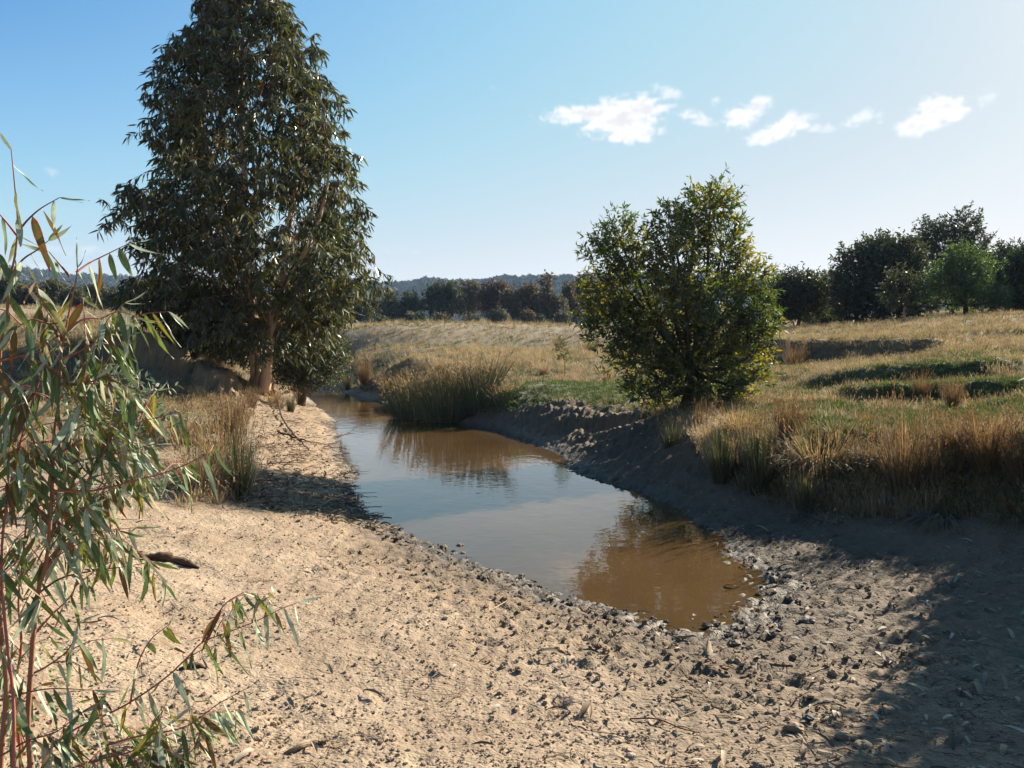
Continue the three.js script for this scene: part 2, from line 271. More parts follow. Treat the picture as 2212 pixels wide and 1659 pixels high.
// a coarse table of distances to the water keeps this quick
const SD = (() => { const x0 = -14, z0 = -44, c = 0.2, nx = 150, nz = 232, t = new Float32Array(nx * nz); for (let j = 0; j < nz; j++) for (let i = 0; i < nx; i++) t[j * nx + i] = shoreDistance(x0 + i * c, z0 + j * c);
  return (x, z) => { const u = (x - x0) / c, v = (z - z0) / c; if (u < 0 || v < 0 || u >= nx - 1 || v >= nz - 1) return 9; const i = Math.floor(u), j = Math.floor(v), a = u - i, b = v - j; return lerp(lerp(t[j * nx + i], t[j * nx + i + 1], a), lerp(t[(j + 1) * nx + i], t[(j + 1) * nx + i + 1], a), b); }; })();
function shoreNear(x, z) { return SD(x, z); }

// where grass grows
const poly = (list) => list.map((p) => (p.length === 2 ? V(p[0], 0, p[1]) : onLevel(p[0], p[1], p[2])));
const TURF = poly([[640, 828, 0.06], [700, 832, 0.1], [745, 839, 0.12], [800, 850, 0.16], [850, 864, 0.22], [930, 880, 0.3], [1000, 884, 0.3], [1085, 880, 0.45], [1150, 866, 0.62], [1250, 874, 0.62], [1340, 888, 0.62], [1400, 897, 0.62], [1470, 935, 0.55], [1540, 1000, 0.42], [1640, 1050, 0.32], [1800, 1085, 0.28], [2000, 1105, 0.28], [2212, 1135, 0.3], [2800, 1260, 0.4], [300, -14], [300, -700], [-300, -700], [-300, -160], [-14, -45]]);
const FIELD = poly([[655, 838, 0.2], [640, 862, 0.36], [560, 880, 0.45], [545, 960, 0.45], [540, 1060, 0.36], [480, 1090, 0.36], [380, 1095, 0.42], [250, 1030, 0.55], [0, 1050, 0.6], [-500, 1080, 0.65], [-40, -5], [-300, -10], [-300, -160], [-26, -42], [-14, -36]]);
function inside(P, x, z) { let k = false; for (let i = 0, j = P.length - 1; i < P.length; j = i++) { const a = P[i], b = P[j]; if ((a.z > z) !== (b.z > z) && x < (b.x - a.x) * (z - a.z) / (b.z - a.z) + a.x) k = !k; } return k; }
function edgeIn(P, x, z) { let d = 1e9; for (let i = 0, j = P.length - 1; i < P.length; j = i++) { const a = P[i], b = P[j], dx = b.x - a.x, dz = b.z - a.z, t = clamp(((x - a.x) * dx + (z - a.z) * dz) / (dx * dx + dz * dz)); d = Math.min(d, (x - a.x - dx * t) ** 2 + (z - a.z - dz * t) ** 2); } return Math.sqrt(d); }
// how green the turf is: damp flat beside the pool, hollows on the right hill, a streak on the far bank
const GREENS = [[1240, 838, 19, 3.2, 3.6, 1], [1380, 850, 17, 2, 3, 0.9], [1130, 842, 19, 1.6, 2.2, 0.8], [1480, 840, 18, 2.6, 3, 0.7], [1990, 800, 15.4, 2.4, 1.3, 1], [2120, 830, 13, 2.6, 1.5, 0.9], [1850, 835, 14.5, 2, 1.2, 0.7], [1760, 890, 12.2, 1.6, 1.4, 0.8], [2000, 920, 10, 2.6, 1.6, 0.85], [1640, 850, 16, 1.8, 2.4, 0.65], [870, 745, 41, 4, 2.6, 1], [770, 762, 34, 3, 3, 0.7], [740, 800, 27, 1.8, 2.4, 0.9], [1080, 752, 42, 5, 2, 0.5], [560, 795, 21, 1, 1.2, 0.7], [2150, 760, 17, 3, 1.5, 0.5], [1720, 850, 15, 1.6, 2, 0.55], [2180, 900, 10.5, 1.5, 2, 0.8], [1930, 880, 11.5, 2.4, 0.9, 0.7], [1300, 815, 23, 4, 2, 0.6]].map(([x, y, D, a, b, s]) => { const p = at(x, y, D); return [p.x, p.z, a, b, s]; });
function green(x, z) { let g = 0; for (const [a, b, ra, rb, s] of GREENS) { const d = Math.hypot((x - a) / ra, (z - b) / rb); g = Math.max(g, s * sstep(1.25, 0.35, d)); } return clamp(g + 0.35 * (g > 0.02 ? 1 : 0) * fbm(x * 0.9, z * 0.9, 3)); }

{
  const xs = [0], zs = [];
  for (let x = 0, d = 0.024; x < 2600;) { d = x < 14 ? 0.024 + 0.0055 * x : d * 1.085; x += d; xs.push(x); xs.unshift(-x); }
  for (let z = 40, d = 4; z > -1.9;) { d = Math.max(0.3, z * 0.12); z -= d; zs.push(z); }
  for (let D = 2.2, d = 0.02; D < 2600;) { d = D < 32 ? 0.02 + 0.0038 * D : d * 1.06; zs.push(-D); D += d; }
  const nx = xs.length, nz = zs.length, P = new Float32Array(nx * nz * 3), C = new Float32Array(nx * nz * 3), U = new Float32Array(nx * nz * 2), I = new Uint32Array((nx - 1) * (nz - 1) * 6);
  const SAND = [0.285, 0.208, 0.140], PALE = [0.375, 0.288, 0.203], OCHRE = [0.225, 0.147, 0.082], MUD = [0.10, 0.075, 0.052], WET = [0.050, 0.037, 0.026], GREY = [0.158, 0.112, 0.070], SLOPE = [0.125, 0.082, 0.050], STRAW = [0.19, 0.142, 0.076], DIRT = [0.127, 0.095, 0.054], LUSH = [0.054, 0.070, 0.019], CLAY = [0.31, 0.215, 0.125];
  let k = 0;
  for (let j = 0; j < nz; j++) for (let i = 0; i < nx; i++, k++) {
    const x = xs[i], z = zs[j], h = land(x, z), bare = soil.bare, s = shoreNear(x, z);
    P[k * 3] = x; P[k * 3 + 1] = h; P[k * 3 + 2] = z; U[k * 2] = x; U[k * 2 + 1] = z;
    const a = fbm(x * 0.7, z * 0.7, 4), b = fbm(x * 3.1 + 9, z * 3.1, 3), g = n2(x * 14, z * 14);
    let c = mix3(SAND, PALE, clamp(0.45 + a * 1.3 + b * 0.5));
    c = mix3(c, OCHRE, clamp(trample(x, z) * 0.75 + 0.5 * b - 0.1) * 0.75);
    const right = sstep(0.2, 1.3, x - 0.25 * (z + 4) * 0 + 0.3 * a) * sstep(-2.4, -3.6, z + 0.5 * a);       // greyer silt round the shrinking end of the pool
    c = mix3(c, GREY, right * (0.55 + 0.4 * clamp(0.5 + b)));
    if (x > -1 && z < -8.6) c = mix3(c, mix3(SLOPE, GREY, clamp(0.4 + b)), sstep(-8.6, -10, z) * sstep(2.6, 0.5, s) * 0.9);
    c = mix3(c, MUD, sstep(0.13, 0.035, h + 0.05 * b) * 0.85); c = mix3(c, WET, sstep(0.05, 0.008, h + 0.02 * g + 0.02 * b));
    const far = Math.hypot(x, z);
    const T = inside(TURF, x, z), F = !T && inside(FIELD, x, z);
    if (T || F) {
      const e = far < 60 ? sstep(0, F ? 0.9 : 0.35, edgeIn(T ? TURF : FIELD, x, z) + 0.2 * a) : 1;
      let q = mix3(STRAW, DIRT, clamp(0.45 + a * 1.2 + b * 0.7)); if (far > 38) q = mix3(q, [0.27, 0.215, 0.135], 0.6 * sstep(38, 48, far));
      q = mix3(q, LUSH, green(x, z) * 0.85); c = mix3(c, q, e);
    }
    if (bare > 0.02) c = mix3(c, mix3(CLAY, OCHRE, clamp(0.4 + b)), clamp(bare * 1.2));
    const n = 1 + 0.10 * g; C[k * 3] = c[0] * n; C[k * 3 + 1] = c[1] * n; C[k * 3 + 2] = c[2] * n;
  }
  k = 0;
  for (let j = 0; j < nz - 1; j++) for (let i = 0; i < nx - 1; i++) { const a = j * nx + i, b = a + 1, c = a + nx, d = c + 1; I[k++] = a; I[k++] = b; I[k++] = d; I[k++] = a; I[k++] = d; I[k++] = c; }
  // rows run away from the viewer, so turn the faces up
  for (let q = 0; q < I.length; q += 3) { const t = I[q + 1]; I[q + 1] = I[q + 2]; I[q + 2] = t; }
  const g = new THREE.BufferGeometry();
  g.setAttribute('position', new THREE.BufferAttribute(P, 3)); g.setAttribute('color', new THREE.BufferAttribute(C, 3)); g.setAttribute('uv', new THREE.BufferAttribute(U, 2)); g.setIndex(new THREE.BufferAttribute(I, 1)); g.computeVertexNormals();
  const grain = dataTex(1024, (u, v) => { const f = tile(u, v, 40, 3), s = tile(v + 0.3, u, 120, 2), q = 0.80 + 0.22 * f + 0.22 * s + (hash(u * 1024, v * 1024) - 0.5) * 0.16; return [q, q * 0.99, q * 0.97]; });
  const bump = dataTex(1024, (u, v) => { const f = tile(u + 0.1, v, 26, 3), s = tile(v, u + 0.7, 90, 2); const q = 0.5 + 0.5 * f + 0.3 * s + (hash(u * 1024 + 9, v * 1024) - 0.5) * 0.1; return [q, q, q]; });
  grain.repeat.set(0.62, 0.62); bump.repeat.set(0.55, 0.55);
  // wet mud at the waterline is smoother; the map covers the 24 m round the pool
  const B = [-12, -36, 24, 34], U1 = new Float32Array(nx * nz * 2); for (let q = 0; q < nx * nz; q++) { U1[q * 2] = clamp((P[q * 3] - B[0]) / B[2]); U1[q * 2 + 1] = clamp((P[q * 3 + 2] - B[1]) / B[3]); }
  g.setAttribute('uv1', new THREE.BufferAttribute(U1, 2));
  const damp = dataTex(512, (u, v) => { const x = B[0] + u * B[2], z = B[1] + v * B[3], s = shoreNear(x, z) + 0.12 * fbm(x * 2, z * 2, 3), q = 0.95 - 0.24 * sstep(0.35, 0.05, s); return [q, q, q]; }, false, false); damp.channel = 1;
  const m = new THREE.MeshStandardMaterial({ vertexColors: true, map: grain, bumpMap: bump, bumpScale: 0.012, roughness: 1, roughnessMap: damp });
  tag(top('ground', g, m), 'pale dried silt, muddy banks and grassed slopes round the shrunken pool', 'ground', null, 'structure');
  globalThis.groundSize = [nx, nz];
  console.log('ground', nx, nz);
}
// ---------------------------------------------------------------- the pool
{
  const g = new THREE.PlaneGeometry(36, 48, 1, 1); g.rotateX(-Math.PI / 2); g.translate(-8, 0, -27);
  const uv = g.attributes.uv, p = g.attributes.position; for (let i = 0; i < uv.count; i++) uv.setXY(i, p.getX(i), p.getZ(i));
  const ripple = dataTex(512, (u, v) => { const q = 0.5 + 0.35 * tile(u, v, 7, 3) + 0.12 * tile(v + 0.2, u, 22, 2); return [q, q, q]; });
  ripple.repeat.set(0.35, 0.35);
  const murk = dataTex(512, (u, v) => { const q = 0.86 + 0.3 * tile(u + 0.4, v, 5, 4); return [q, q, q]; }); murk.repeat.set(0.11, 0.11);
  const m = new THREE.MeshPhysicalMaterial({ color: new THREE.Color().setRGB(0.088, 0.053, 0.024), map: murk, roughness: 0.03, ior: 1.333, bumpMap: ripple, bumpScale: 0.004 });
  tag(top('water', g, m), 'still brown muddy water of the pool mirroring sky and reeds', 'water', null, 'structure');
}

// ---------------------------------------------------------------- leaves and bark
const leafMat = (o = {}) => new THREE.MeshPhysicalMaterial({ vertexColors: true, roughness: o.rough ?? 0.92, transmission: o.through ?? 0.38, thickness: 0, clearcoat: o.coat ?? 0, clearcoatRoughness: o.coatRough ?? 0.35, side: THREE.DoubleSide });
const GUM = leafMat({ coat: 0.42, coatRough: 0.16, through: 0.42 }), WATTLE = leafMat({ coat: 0.14, coatRough: 0.3, through: 0.66 }), DULL = leafMat({ through: 0.45, coat: 0.1 }), FARLEAF = leafMat({ through: 0.38 });
function barkTex(a, b, c, seed, streak) { return dataTex(256, (u, v) => { const p = tile(u + seed, v * 0.25, 5, 3), q = tile(u * 1 + seed, v * 0.08, 22, 2), t = clamp(0.5 + p * 0.9), k = clamp(0.5 + q * streak); const m = mix3(mix3(a, b, t), c, k * 0.55); return m; }, true); }
const barkBump = dataTex(256, (u, v) => { const q = 0.5 + 0.5 * tile(u, v * 0.15, 20, 3); return [q, q, q]; });
const GUMBARK = new THREE.MeshStandardMaterial({ map: barkTex([0.80, 0.68, 0.53], [0.66, 0.50, 0.38], [0.88, 0.80, 0.68], 0.1, 0.9), bumpMap: barkBump, bumpScale: 0.01, roughness: 0.85 });
const ROUGHBARK = new THREE.MeshStandardMaterial({ map: barkTex([0.36, 0.28, 0.22], [0.22, 0.17, 0.13], [0.45, 0.38, 0.3], 0.5, 0.9), bumpMap: barkBump, bumpScale: 0.03, roughness: 0.95 });
const PEELBARK = new THREE.MeshStandardMaterial({ map: barkTex([0.50, 0.37, 0.28], [0.34, 0.23, 0.17], [0.66, 0.54, 0.42], 0.7, 0.9), bumpMap: barkBump, bumpScale: 0.006, roughness: 0.9, side: THREE.DoubleSide });
const TWIG = new THREE.MeshStandardMaterial({ vertexColors: true, roughness: 0.9 });
const W3 = [1, 1, 1], down = V(0, -1, 0);
const rdir = (R) => { const z = R() * 2 - 1, a = R() * 6.283, r = Math.sqrt(1 - z * z); return V(r * Math.cos(a), z, r * Math.sin(a)); };
const sideOf = (d, R) => { const s = d.clone().cross(rdir(R)); return s.lengthSq() < 1e-4 ? V(1, 0, 0) : s.normalize(); };
const tint = (c, R, v = 0.3, hue = 0.12) => { const k = 1 + (R() - 0.5) * 2 * v, q = (R() - 0.5) * 2 * hue; return [Math.max(0.004, c[0] * k * (1 + q)), c[1] * k, Math.max(0.003, c[2] * k * (1 - q))]; };
function trunkMesh(parent, pts, radii, mat, name = 'trunk', sides = 10) { const b = new Bag(); b.tube(pts, radii, W3, sides); const g = b.geo(); g.deleteAttribute('color'); return part(parent, name, g, mat); }

// ---------------------------------------------------------------- the tall gum on the left bank
{
  const R = rng(101), D = 20, base = at(560, 852, D); base.y = land(base.x, base.z, false) - 0.05;
  const t = thing('gum_tree', base), loc = (fx, fy, dz = 0) => at(fx, fy, D + dz).sub(base);
  const L = [[-40, 462, 560], [0, 440, 604], [50, 432, 656], [100, 398, 695], [130, 338, 706], [170, 322, 722], [210, 320, 738], [250, 318, 748], [280, 290, 756], [310, 296, 768], [350, 300, 790], [370, 280, 796], [410, 268, 802], [450, 240, 806], [480, 248, 808], [510, 268, 806], [545, 266, 832], [580, 268, 856], [615, 272, 836], [650, 270, 780], [690, 282, 752], [730, 350, 730], [770, 430, 690]];
  const env = L.map(([y, a, b]) => { const p = loc(a, y), q = loc(b, y); return [p.y, p.x, q.x]; }).sort((p, q) => p[0] - q[0]);
  const at2 = (y) => { if (y <= env[0][0]) return env[0]; for (let i = 1; i < env.length; i++) if (y < env[i][0]) { const a = env[i - 1], b = env[i], k = (y - a[0]) / (b[0] - a[0]); const c = (lerp(a[1], b[1], k) + lerp(a[2], b[2], k)) / 2, r = (lerp(a[2], b[2], k) - lerp(a[1], b[1], k)) / 2 * 0.88; return [y, c - r, c + r]; } return env[env.length - 1]; };
  const leaders = [
    { p: [loc(556, 866, 0.1), loc(552, 800, 0), loc(548, 730, 0), loc(545, 640), loc(536, 560), loc(522, 470), loc(528, 380), loc(520, 250), loc(526, 120), loc(522, 0), loc(514, -30)], r: [0.17, 0.125, 0.115, 0.105, 0.10, 0.085, 0.07, 0.06, 0.04, 0.02, 0.008] },
    { p: [loc(572, 846, -0.1), loc(576, 800, -0.2), loc(583, 730, -0.25), loc(594, 660, -0.2), loc(612, 590), loc(626, 480, 0.1), loc(640, 380, 0.2), loc(650, 260, 0.3), loc(640, 150, 0.3), loc(610, 60, 0.2)], r: [0.14, 0.118, 0.112, 0.10, 0.085, 0.07, 0.06, 0.04, 0.025, 0.008] },
    { p: [loc(536, 560), loc(505, 490, 0.2), loc(470, 400, 0.4), loc(440, 300, 0.5), loc(430, 200, 0.5), loc(440, 120, 0.4)], r: [0.085, 0.075, 0.055, 0.04, 0.022, 0.008] },
    { p: [loc(600, 640, -0.2), loc(650, 560, -0.5), loc(690, 470, -0.7), loc(710, 370, -0.8), loc(700, 270, -0.7)], r: [0.07, 0.06, 0.045, 0.025, 0.008] },
    { p: [loc(548, 690), loc(540, 600, -0.7), loc(545, 470, -1.2), loc(560, 340, -1.3), loc(560, 210, -1)], r: [0.07, 0.06, 0.045, 0.03, 0.008] }];
  const rails = leaders.map((l) => curve(l.p, 48));
  leaders.forEach((l, i) => trunkMesh(t, rails[i], rails[i].map((_, k) => { const x = k / 48 * (l.r.length - 1), a = Math.floor(x), b = Math.min(a + 1, l.r.length - 1); return lerp(l.r[a], l.r[b], x - a) * (1 + 0.07 * n2(k * 0.7, i * 9)); }), GUMBARK, i < 2 ? 'trunk' : 'limb', i < 2 ? 14 : 9));
  const lump = (phi, y) => 1 + 0.22 * n3(Math.cos(phi) * 1.1, y * 0.75, Math.sin(phi) * 1.1 + 4) + 0.08 * n3(Math.cos(phi) * 3, y * 1.9, Math.sin(phi) * 3);
  // boughs reach out to the outline, twigs hang from them, leaves hang from the twigs
  const leaves = new Bag(), twigs = new Bag();
  const GREEN = [0.040, 0.056, 0.014], OLIVE = [0.105, 0.098, 0.014], GREY = [0.085, 0.095, 0.055];
  const drop = (p, out, n, len) => {
    const d = out.clone().multiplyScalar(0.7).add(rdir(R).multiplyScalar(0.5)).add(V(0, -0.1, 0)).normalize(), pts = [];
    for (let k = 0; k <= 4; k++) { const x = k / 4 * len; pts.push(V(p.x + d.x * x, p.y + d.y * x - 0.3 * x * x / len, p.z + d.z * x)); }
    twigs.tube(pts, [0.006, 0.005, 0.004, 0.003, 0.002], [0.22, 0.12, 0.06], 3);
    for (let k = 0; k < n; k++) {
      const x = (0.15 + 0.85 * (k + R() * 0.5) / n) * 4, a = Math.min(3, Math.floor(x)), b = pts[a].clone().lerp(pts[a + 1], x - a);
      const dir = V(0, -0.75, 0).add(rdir(R).multiplyScalar(0.7)).addScaledVector(out, 0.2).normalize();
      const q = R() + 0.25 * n3(p.x * 0.8, p.y * 0.8, p.z * 0.8), c = q < 0.52 ? GREEN : q < 0.86 ? OLIVE : GREY;
      leaves.leaf(b, dir, sideOf(dir, R), 0.16 + R() * 0.12, 0.034 + R() * 0.022, 0.05 + R() * 0.12, tint(c, R, 0.35, 0.18));
    }
  };
  const low = env[0][0], high = env[env.length - 1][0];
  for (let i = 0; i < 270; i++) {
    const f = (i + R()) / 270, y1 = lerp(low + 0.15, high - 0.1, Math.pow(f, 0.95)), e = at2(y1), phi = i * 2.399 + R() * 0.6;
    const cx = (e[1] + e[2]) / 2, rx = (e[2] - e[1]) / 2, rz = Math.min(rx * 0.86, 3.3), u = (i % 4 === 0 ? 0.35 + 0.4 * R() : 0.78 + 0.2 * R()) * lump(phi, y1);
    const end = V(cx + Math.cos(phi) * rx * u, y1, Math.sin(phi) * rz * u);
    // start from the nearest leader somewhat lower
    const y0 = clamp(y1 - 0.35 - 0.55 * Math.hypot(end.x - cx, end.z) * (y1 < 2.6 ? 0.1 : 0.65), 1.5, 12);
    let best = null, bd = 1e9; for (const r of rails) for (const p of r) { const d = Math.abs(p.y - y0) * 2 + Math.hypot(p.x - end.x, p.z - end.z); if (d < bd) { bd = d; best = p; } }
    const mid = best.clone().lerp(end, 0.55).add(V(0, 0.25 + 0.1 * R(), 0)).add(rdir(R).multiplyScalar(0.15)), path = curve([best, mid, end], 12), len = best.distanceTo(end);
    const bag = new Bag(); bag.tube(path, path.map((_, k) => lerp(0.009 + 0.007 * len, 0.003, k / 12)), W3, 5); const g = bag.geo(); g.deleteAttribute('color'); part(t, 'branch', g, i % 4 ? PEELBARK : GUMBARK);
    const out = V(end.x - best.x, 0, end.z - best.z).normalize(), n = Math.round(4 + len * 4.4);
    for (let k = 0; k < n; k++) {
      const x = lerp(0.16, 1, Math.pow((k + R()) / n, 0.8)) * 11.99, a = Math.floor(x), p = path[a].clone().lerp(path[a + 1], x - a);
      drop(p, out, 7 + Math.floor(R() * 6), 0.22 + R() * 0.34);
    }
  }
  // the outer crown: short twigs spread over the whole outline, with gaps between the clumps
  for (let i = 0, n = 0; n < 2100 && i < 12000; i++) {
    const y = lerp(low + 0.05, high, R()), e = at2(y), phi = R() * 6.283, rx = (e[2] - e[1]) / 2, u = lerp(0.45, 1, Math.sqrt(R())) * lump(phi, y), rz = Math.min(rx * 0.86, 3.3);
    const p = V((e[1] + e[2]) / 2 + Math.cos(phi) * rx * u, y, Math.sin(phi) * rz * u); if (R() > 0.25 + rx / 4.5) continue;
    if (n3(p.x * 1.05, p.y * 1.1, p.z * 1.05 + 7) + 0.45 * n3(p.x * 2.4, p.y * 2.4, p.z * 2.4) < 0.14) continue; n++;
    drop(p, V(Math.cos(phi), 0.2, Math.sin(phi)).normalize(), 8 + Math.floor(R() * 6), 0.25 + R() * 0.25);
  }
  // sparse leading shoots at the top and round the outline
  for (let i = 0; i < 90; i++) { const y = lerp(low + 1.5, high, Math.pow(R(), 0.6)), e = at2(y), phi = R() * 6.283, rx = (e[2] - e[1]) / 2, p = V((e[1] + e[2]) / 2 + Math.cos(phi) * rx * 0.78, y, Math.sin(phi) * rx * 0.7), o = V(Math.cos(phi), 0.9, Math.sin(phi)).normalize(); const q = p.clone().addScaledVector(o, 0.35); twigs.tube([p, p.clone().lerp(q, 0.5), q], [0.006, 0.004, 0.002], [0.25, 0.15, 0.08], 3); for (let k = 0; k < 6; k++) { const d = o.clone().add(rdir(R)).add(V(0, -0.3, 0)).normalize(); leaves.leaf(p.clone().lerp(q, R()), d, sideOf(d, R), 0.07 + R() * 0.06, 0.014, 0.05, tint([0.14, 0.13, 0.07], R)); } }
  console.log('gum leaves', leaves.n / 6);
  part(t, 'foliage', leaves.geo(), GUM, 'stuff'); part(t, 'twigs', twigs.geo(), TWIG, 'stuff');
  // loose strips of bark round the foot of the two trunks
  for (let i = 0; i < 26; i++) {
    const a = i / 26 * 6.283, s = loc(566 + 14 * Math.cos(a), 760 + R() * 60, 0.1).add(V(0, 0, -0.16 * Math.sin(a) * 1.4)), n = 7, b = new Bag(), len = 0.35 + R() * 0.6, w = 0.02 + R() * 0.035, ph = R() * 6;
    for (let k = 0; k <= n; k++) { const x = k / n, px = s.x + Math.cos(a) * (0.05 + 0.2 * x * R()) + 0.03 * Math.sin(ph + x * 5), py = s.y - x * len, pz = s.z - Math.sin(a) * 0.12 * x, tw = ph + x * 2.2; b.v(px - Math.cos(tw) * w / 2, py, pz - Math.sin(tw) * w / 2, W3, 0, x * 2); b.v(px + Math.cos(tw) * w / 2, py, pz + Math.sin(tw) * w / 2, W3, 0.2, x * 2); if (k) b.i.push(2 * k - 2, 2 * k - 1, 2 * k + 1, 2 * k - 2, 2 * k + 1, 2 * k); }
    const g = b.geo(); g.deleteAttribute('color'); part(t, 'bark_strip', g, PEELBARK);
  }
  tag(t, 'tall gum with drooping dark leaves and two pale peeling trunks on the left bank', 'tree');
}

// ---------------------------------------------------------------- trees and bushes made of clumps
// lobes: [x px, y px, half width px, half height px, metres further away, share of the leaves]
function clumpTree(name, o) {
  const R = rng(o.seed), D = o.D, base = at(o.foot[0], o.foot[1], D);
  if (!o.air) base.y = land(base.x, base.z, false) - 0.05;
  const t = thing(name, base), px = D / FOC, leaves = new Bag(), twigs = new Bag(), total = o.lobes.reduce((s, l) => s + (l[5] ?? 1) * l[2] * l[3], 0);
  const S = o.lobes.map((l) => ({ c: at(l[0], l[1], D + l[4]).sub(base), r: V(l[2] * px, l[3] * px, Math.min(l[2], (l[3] + l[2]) / 2) * px * (o.deep ?? 0.9)), n: Math.round(o.leaves * (l[5] ?? 1) * l[2] * l[3] / total), col: l[6] }));
  const foot = V(0, 0, 0), fork = o.fork ? at(o.fork[0], o.fork[1], D).sub(base) : V(0, S[0].c.y * 0.35, 0);
  const tr = o.trunk ?? 0.1;
  if (fork.y > 0.05) trunkMesh(t, curve([foot, V(fork.x * 0.4 + 0.03, fork.y * 0.5, fork.z * 0.5), fork], 10), Array.from({ length: 11 }, (_, k) => tr * (1 - 0.35 * k / 10) * (k ? 1 : 1.25)), o.bark ?? ROUGHBARK, 'trunk', 9);
  for (const l of S) {
    const q = fork.clone().lerp(l.c, 0.55).add(V((R() - 0.5) * 0.2, -0.1 * l.r.y, 0)), tip = l.c.clone().add(V((R() - 0.5) * l.r.x * 0.8, l.r.y * 0.35, (R() - 0.5) * l.r.z));
    trunkMesh(t, curve([fork, q, l.c, tip], 12), Array.from({ length: 13 }, (_, k) => tr * 0.42 * (1 - 0.93 * k / 12)), o.bark ?? ROUGHBARK, 'branch', 6);
    const per = o.per ?? 9, m = Math.max(3, Math.round(l.n / per)), twl = o.twig ?? 0.25;
    for (let i = 0; i < m; i++) {
      const d = rdir(R), u = Math.pow(R(), o.shell ?? 0.4), w = 1 + 0.20 * n3(l.c.x + d.x * 1.7, l.c.y + d.y * 1.7, d.z * 1.7 + o.seed) + 0.1 * n3(d.x * 4 + o.seed, d.y * 4, d.z * 4);
      if (R() < (o.gap ?? 0.25) && n3(d.x * 2.3 + o.seed, d.y * 2.3 + l.c.y, d.z * 2.3) > 0.15) continue;
      const p = V(l.c.x + d.x * l.r.x * u * w, l.c.y + d.y * l.r.y * u * w, l.c.z + d.z * l.r.z * u * w); if (p.y < (o.floor ?? 0.02)) { p.y = (o.floor ?? 0.02) + R() * 0.1; }
      const out = V(d.x, d.y * 0.6 + (o.rise ?? 0.5), d.z).normalize(), e = p.clone().addScaledVector(out, twl * (0.6 + 0.8 * R()));
      if (o.twigs !== false && i % 2 === 0) { const b = p.clone().lerp(l.c, 0.35); twigs.tube([b, p, e], [0.009, 0.006, 0.002].map((v) => v * (o.twigR ?? 1)), o.twigCol ?? [0.10, 0.08, 0.055], 3); }
      const base2 = l.col ?? o.col, clump = tint(base2, R, 0.22, 0.14), fresh = o.fresh && R() < o.fresh * (1 + 2.2 * n3(p.x * 1.1 + 3, p.y * 1.1, p.z * 1.1)) ? o.freshCol : null;
      for (let k = 0; k < per; k++) {
        const b = p.clone().lerp(e, R()), dir = out.clone().multiplyScalar(o.out ?? 0.6).add(rdir(R).multiplyScalar(0.9)).add(V(0, o.hang ?? 0, 0)).normalize();
        leaves.leaf(b, dir, sideOf(dir, R), o.leaf[0] * (0.7 + 0.6 * R()), o.leaf[1] * (0.75 + 0.5 * R()), 0.12 * R(), tint(fresh ?? clump, R, 0.25, 0.1));
      }
    }
  }
  part(t, 'foliage', leaves.geo(), o.mat ?? WATTLE, 'stuff'); if (twigs.n) part(t, 'twigs', twigs.geo(), TWIG, 'stuff');
  return tag(t, o.label, o.kind ?? 'tree', o.group);
}
// the round wattle on the right bank
clumpTree('wattle_tree', { seed: 201, D: 13.9, foot: [1478, 892], fork: [1490, 800], trunk: 0.1, leaves: 50000, leaf: [0.098, 0.026], per: 10, col: [0.060, 0.092, 0.010], gap: 0.7, shell: 0.45, twig: 0.2,
  lobes: [[1340, 522, 50, 58, 0.1, 1], [1302, 545, 34, 40, 0.1, 0.8], [1374, 580, 36, 46, -0.2, 1], [1318, 620, 54, 56, 0.1, 1], [1448, 492, 34, 54, -0.2, 1.2], [1452, 580, 46, 70, -0.6, 1.15], [1484, 640, 44, 60, -0.9, 1.1], [1535, 448, 56, 58, 0.3, 1.1], [1500, 510, 32, 44, 0.2, 1], [1558, 540, 54, 70, 0.2, 1.1], [1626, 616, 38, 54, 0.1, 1], [1642, 690, 28, 66, 0, 1.1],
    [1322, 690, 64, 62, 0, 1], [1420, 700, 96, 84, 0, 1.1], [1560, 680, 90, 84, -0.2, 1.1], [1382, 784, 70, 62, 0, 1], [1612, 775, 46, 78, -0.1, 1.1], [1500, 790, 90, 70, 0, 1.1], [1460, 856, 70, 34, 0, 1], [1392, 850, 40, 26, 0, 0.8], [1548, 856, 56, 34, 0, 1], [1596, 836, 28, 34, -0.3, 1]],
  fresh: 0.34, freshCol: [0.20, 0.19, 0.014], label: 'bushy lobed wattle with yellow-green sunlit leaves on the right bank of the pool' });
// the dense bush behind the gum's trunks
clumpTree('bank_bush', { seed: 202, D: 22.5, foot: [655, 838], fork: [655, 810], trunk: 0.06, leaves: 20000, leaf: [0.085, 0.024], per: 9, col: [0.045, 0.065, 0.018], gap: 0.3, shell: 0.5, mat: WATTLE,
  lobes: [[650, 745, 80, 70, 0, 1], [700, 740, 42, 76, 0, 1], [640, 800, 60, 40, -0.4, 1], [690, 800, 48, 36, -0.3, 1], [650, 822, 52, 26, -0.8, 1], [700, 822, 40, 22, -0.6, 1], [728, 770, 28, 50, 0, 0.9], [600, 790, 40, 44, 0.2, 0.8], [720, 690, 28, 40, 0.2, 0.7]], fresh: 0.07, freshCol: [0.16, 0.06, 0.02], label: 'dense glossy bush hanging over the far end of the pool beside the gum', kind: 'bush' });
clumpTree('bank_bush', { seed: 203, D: 21.5, foot: [470, 790], fork: [470, 770], trunk: 0.05, leaves: 9000, leaf: [0.085, 0.022], per: 8, col: [0.036, 0.052, 0.017], gap: 0.4, shell: 0.5,
  lobes: [[470, 735, 70, 50, 0, 1], [430, 720, 44, 42, 0.3, 0.8], [520, 760, 34, 44, 0, 1]], label: 'shaded bush under the left side of the gum behind the mound', kind: 'bush' });

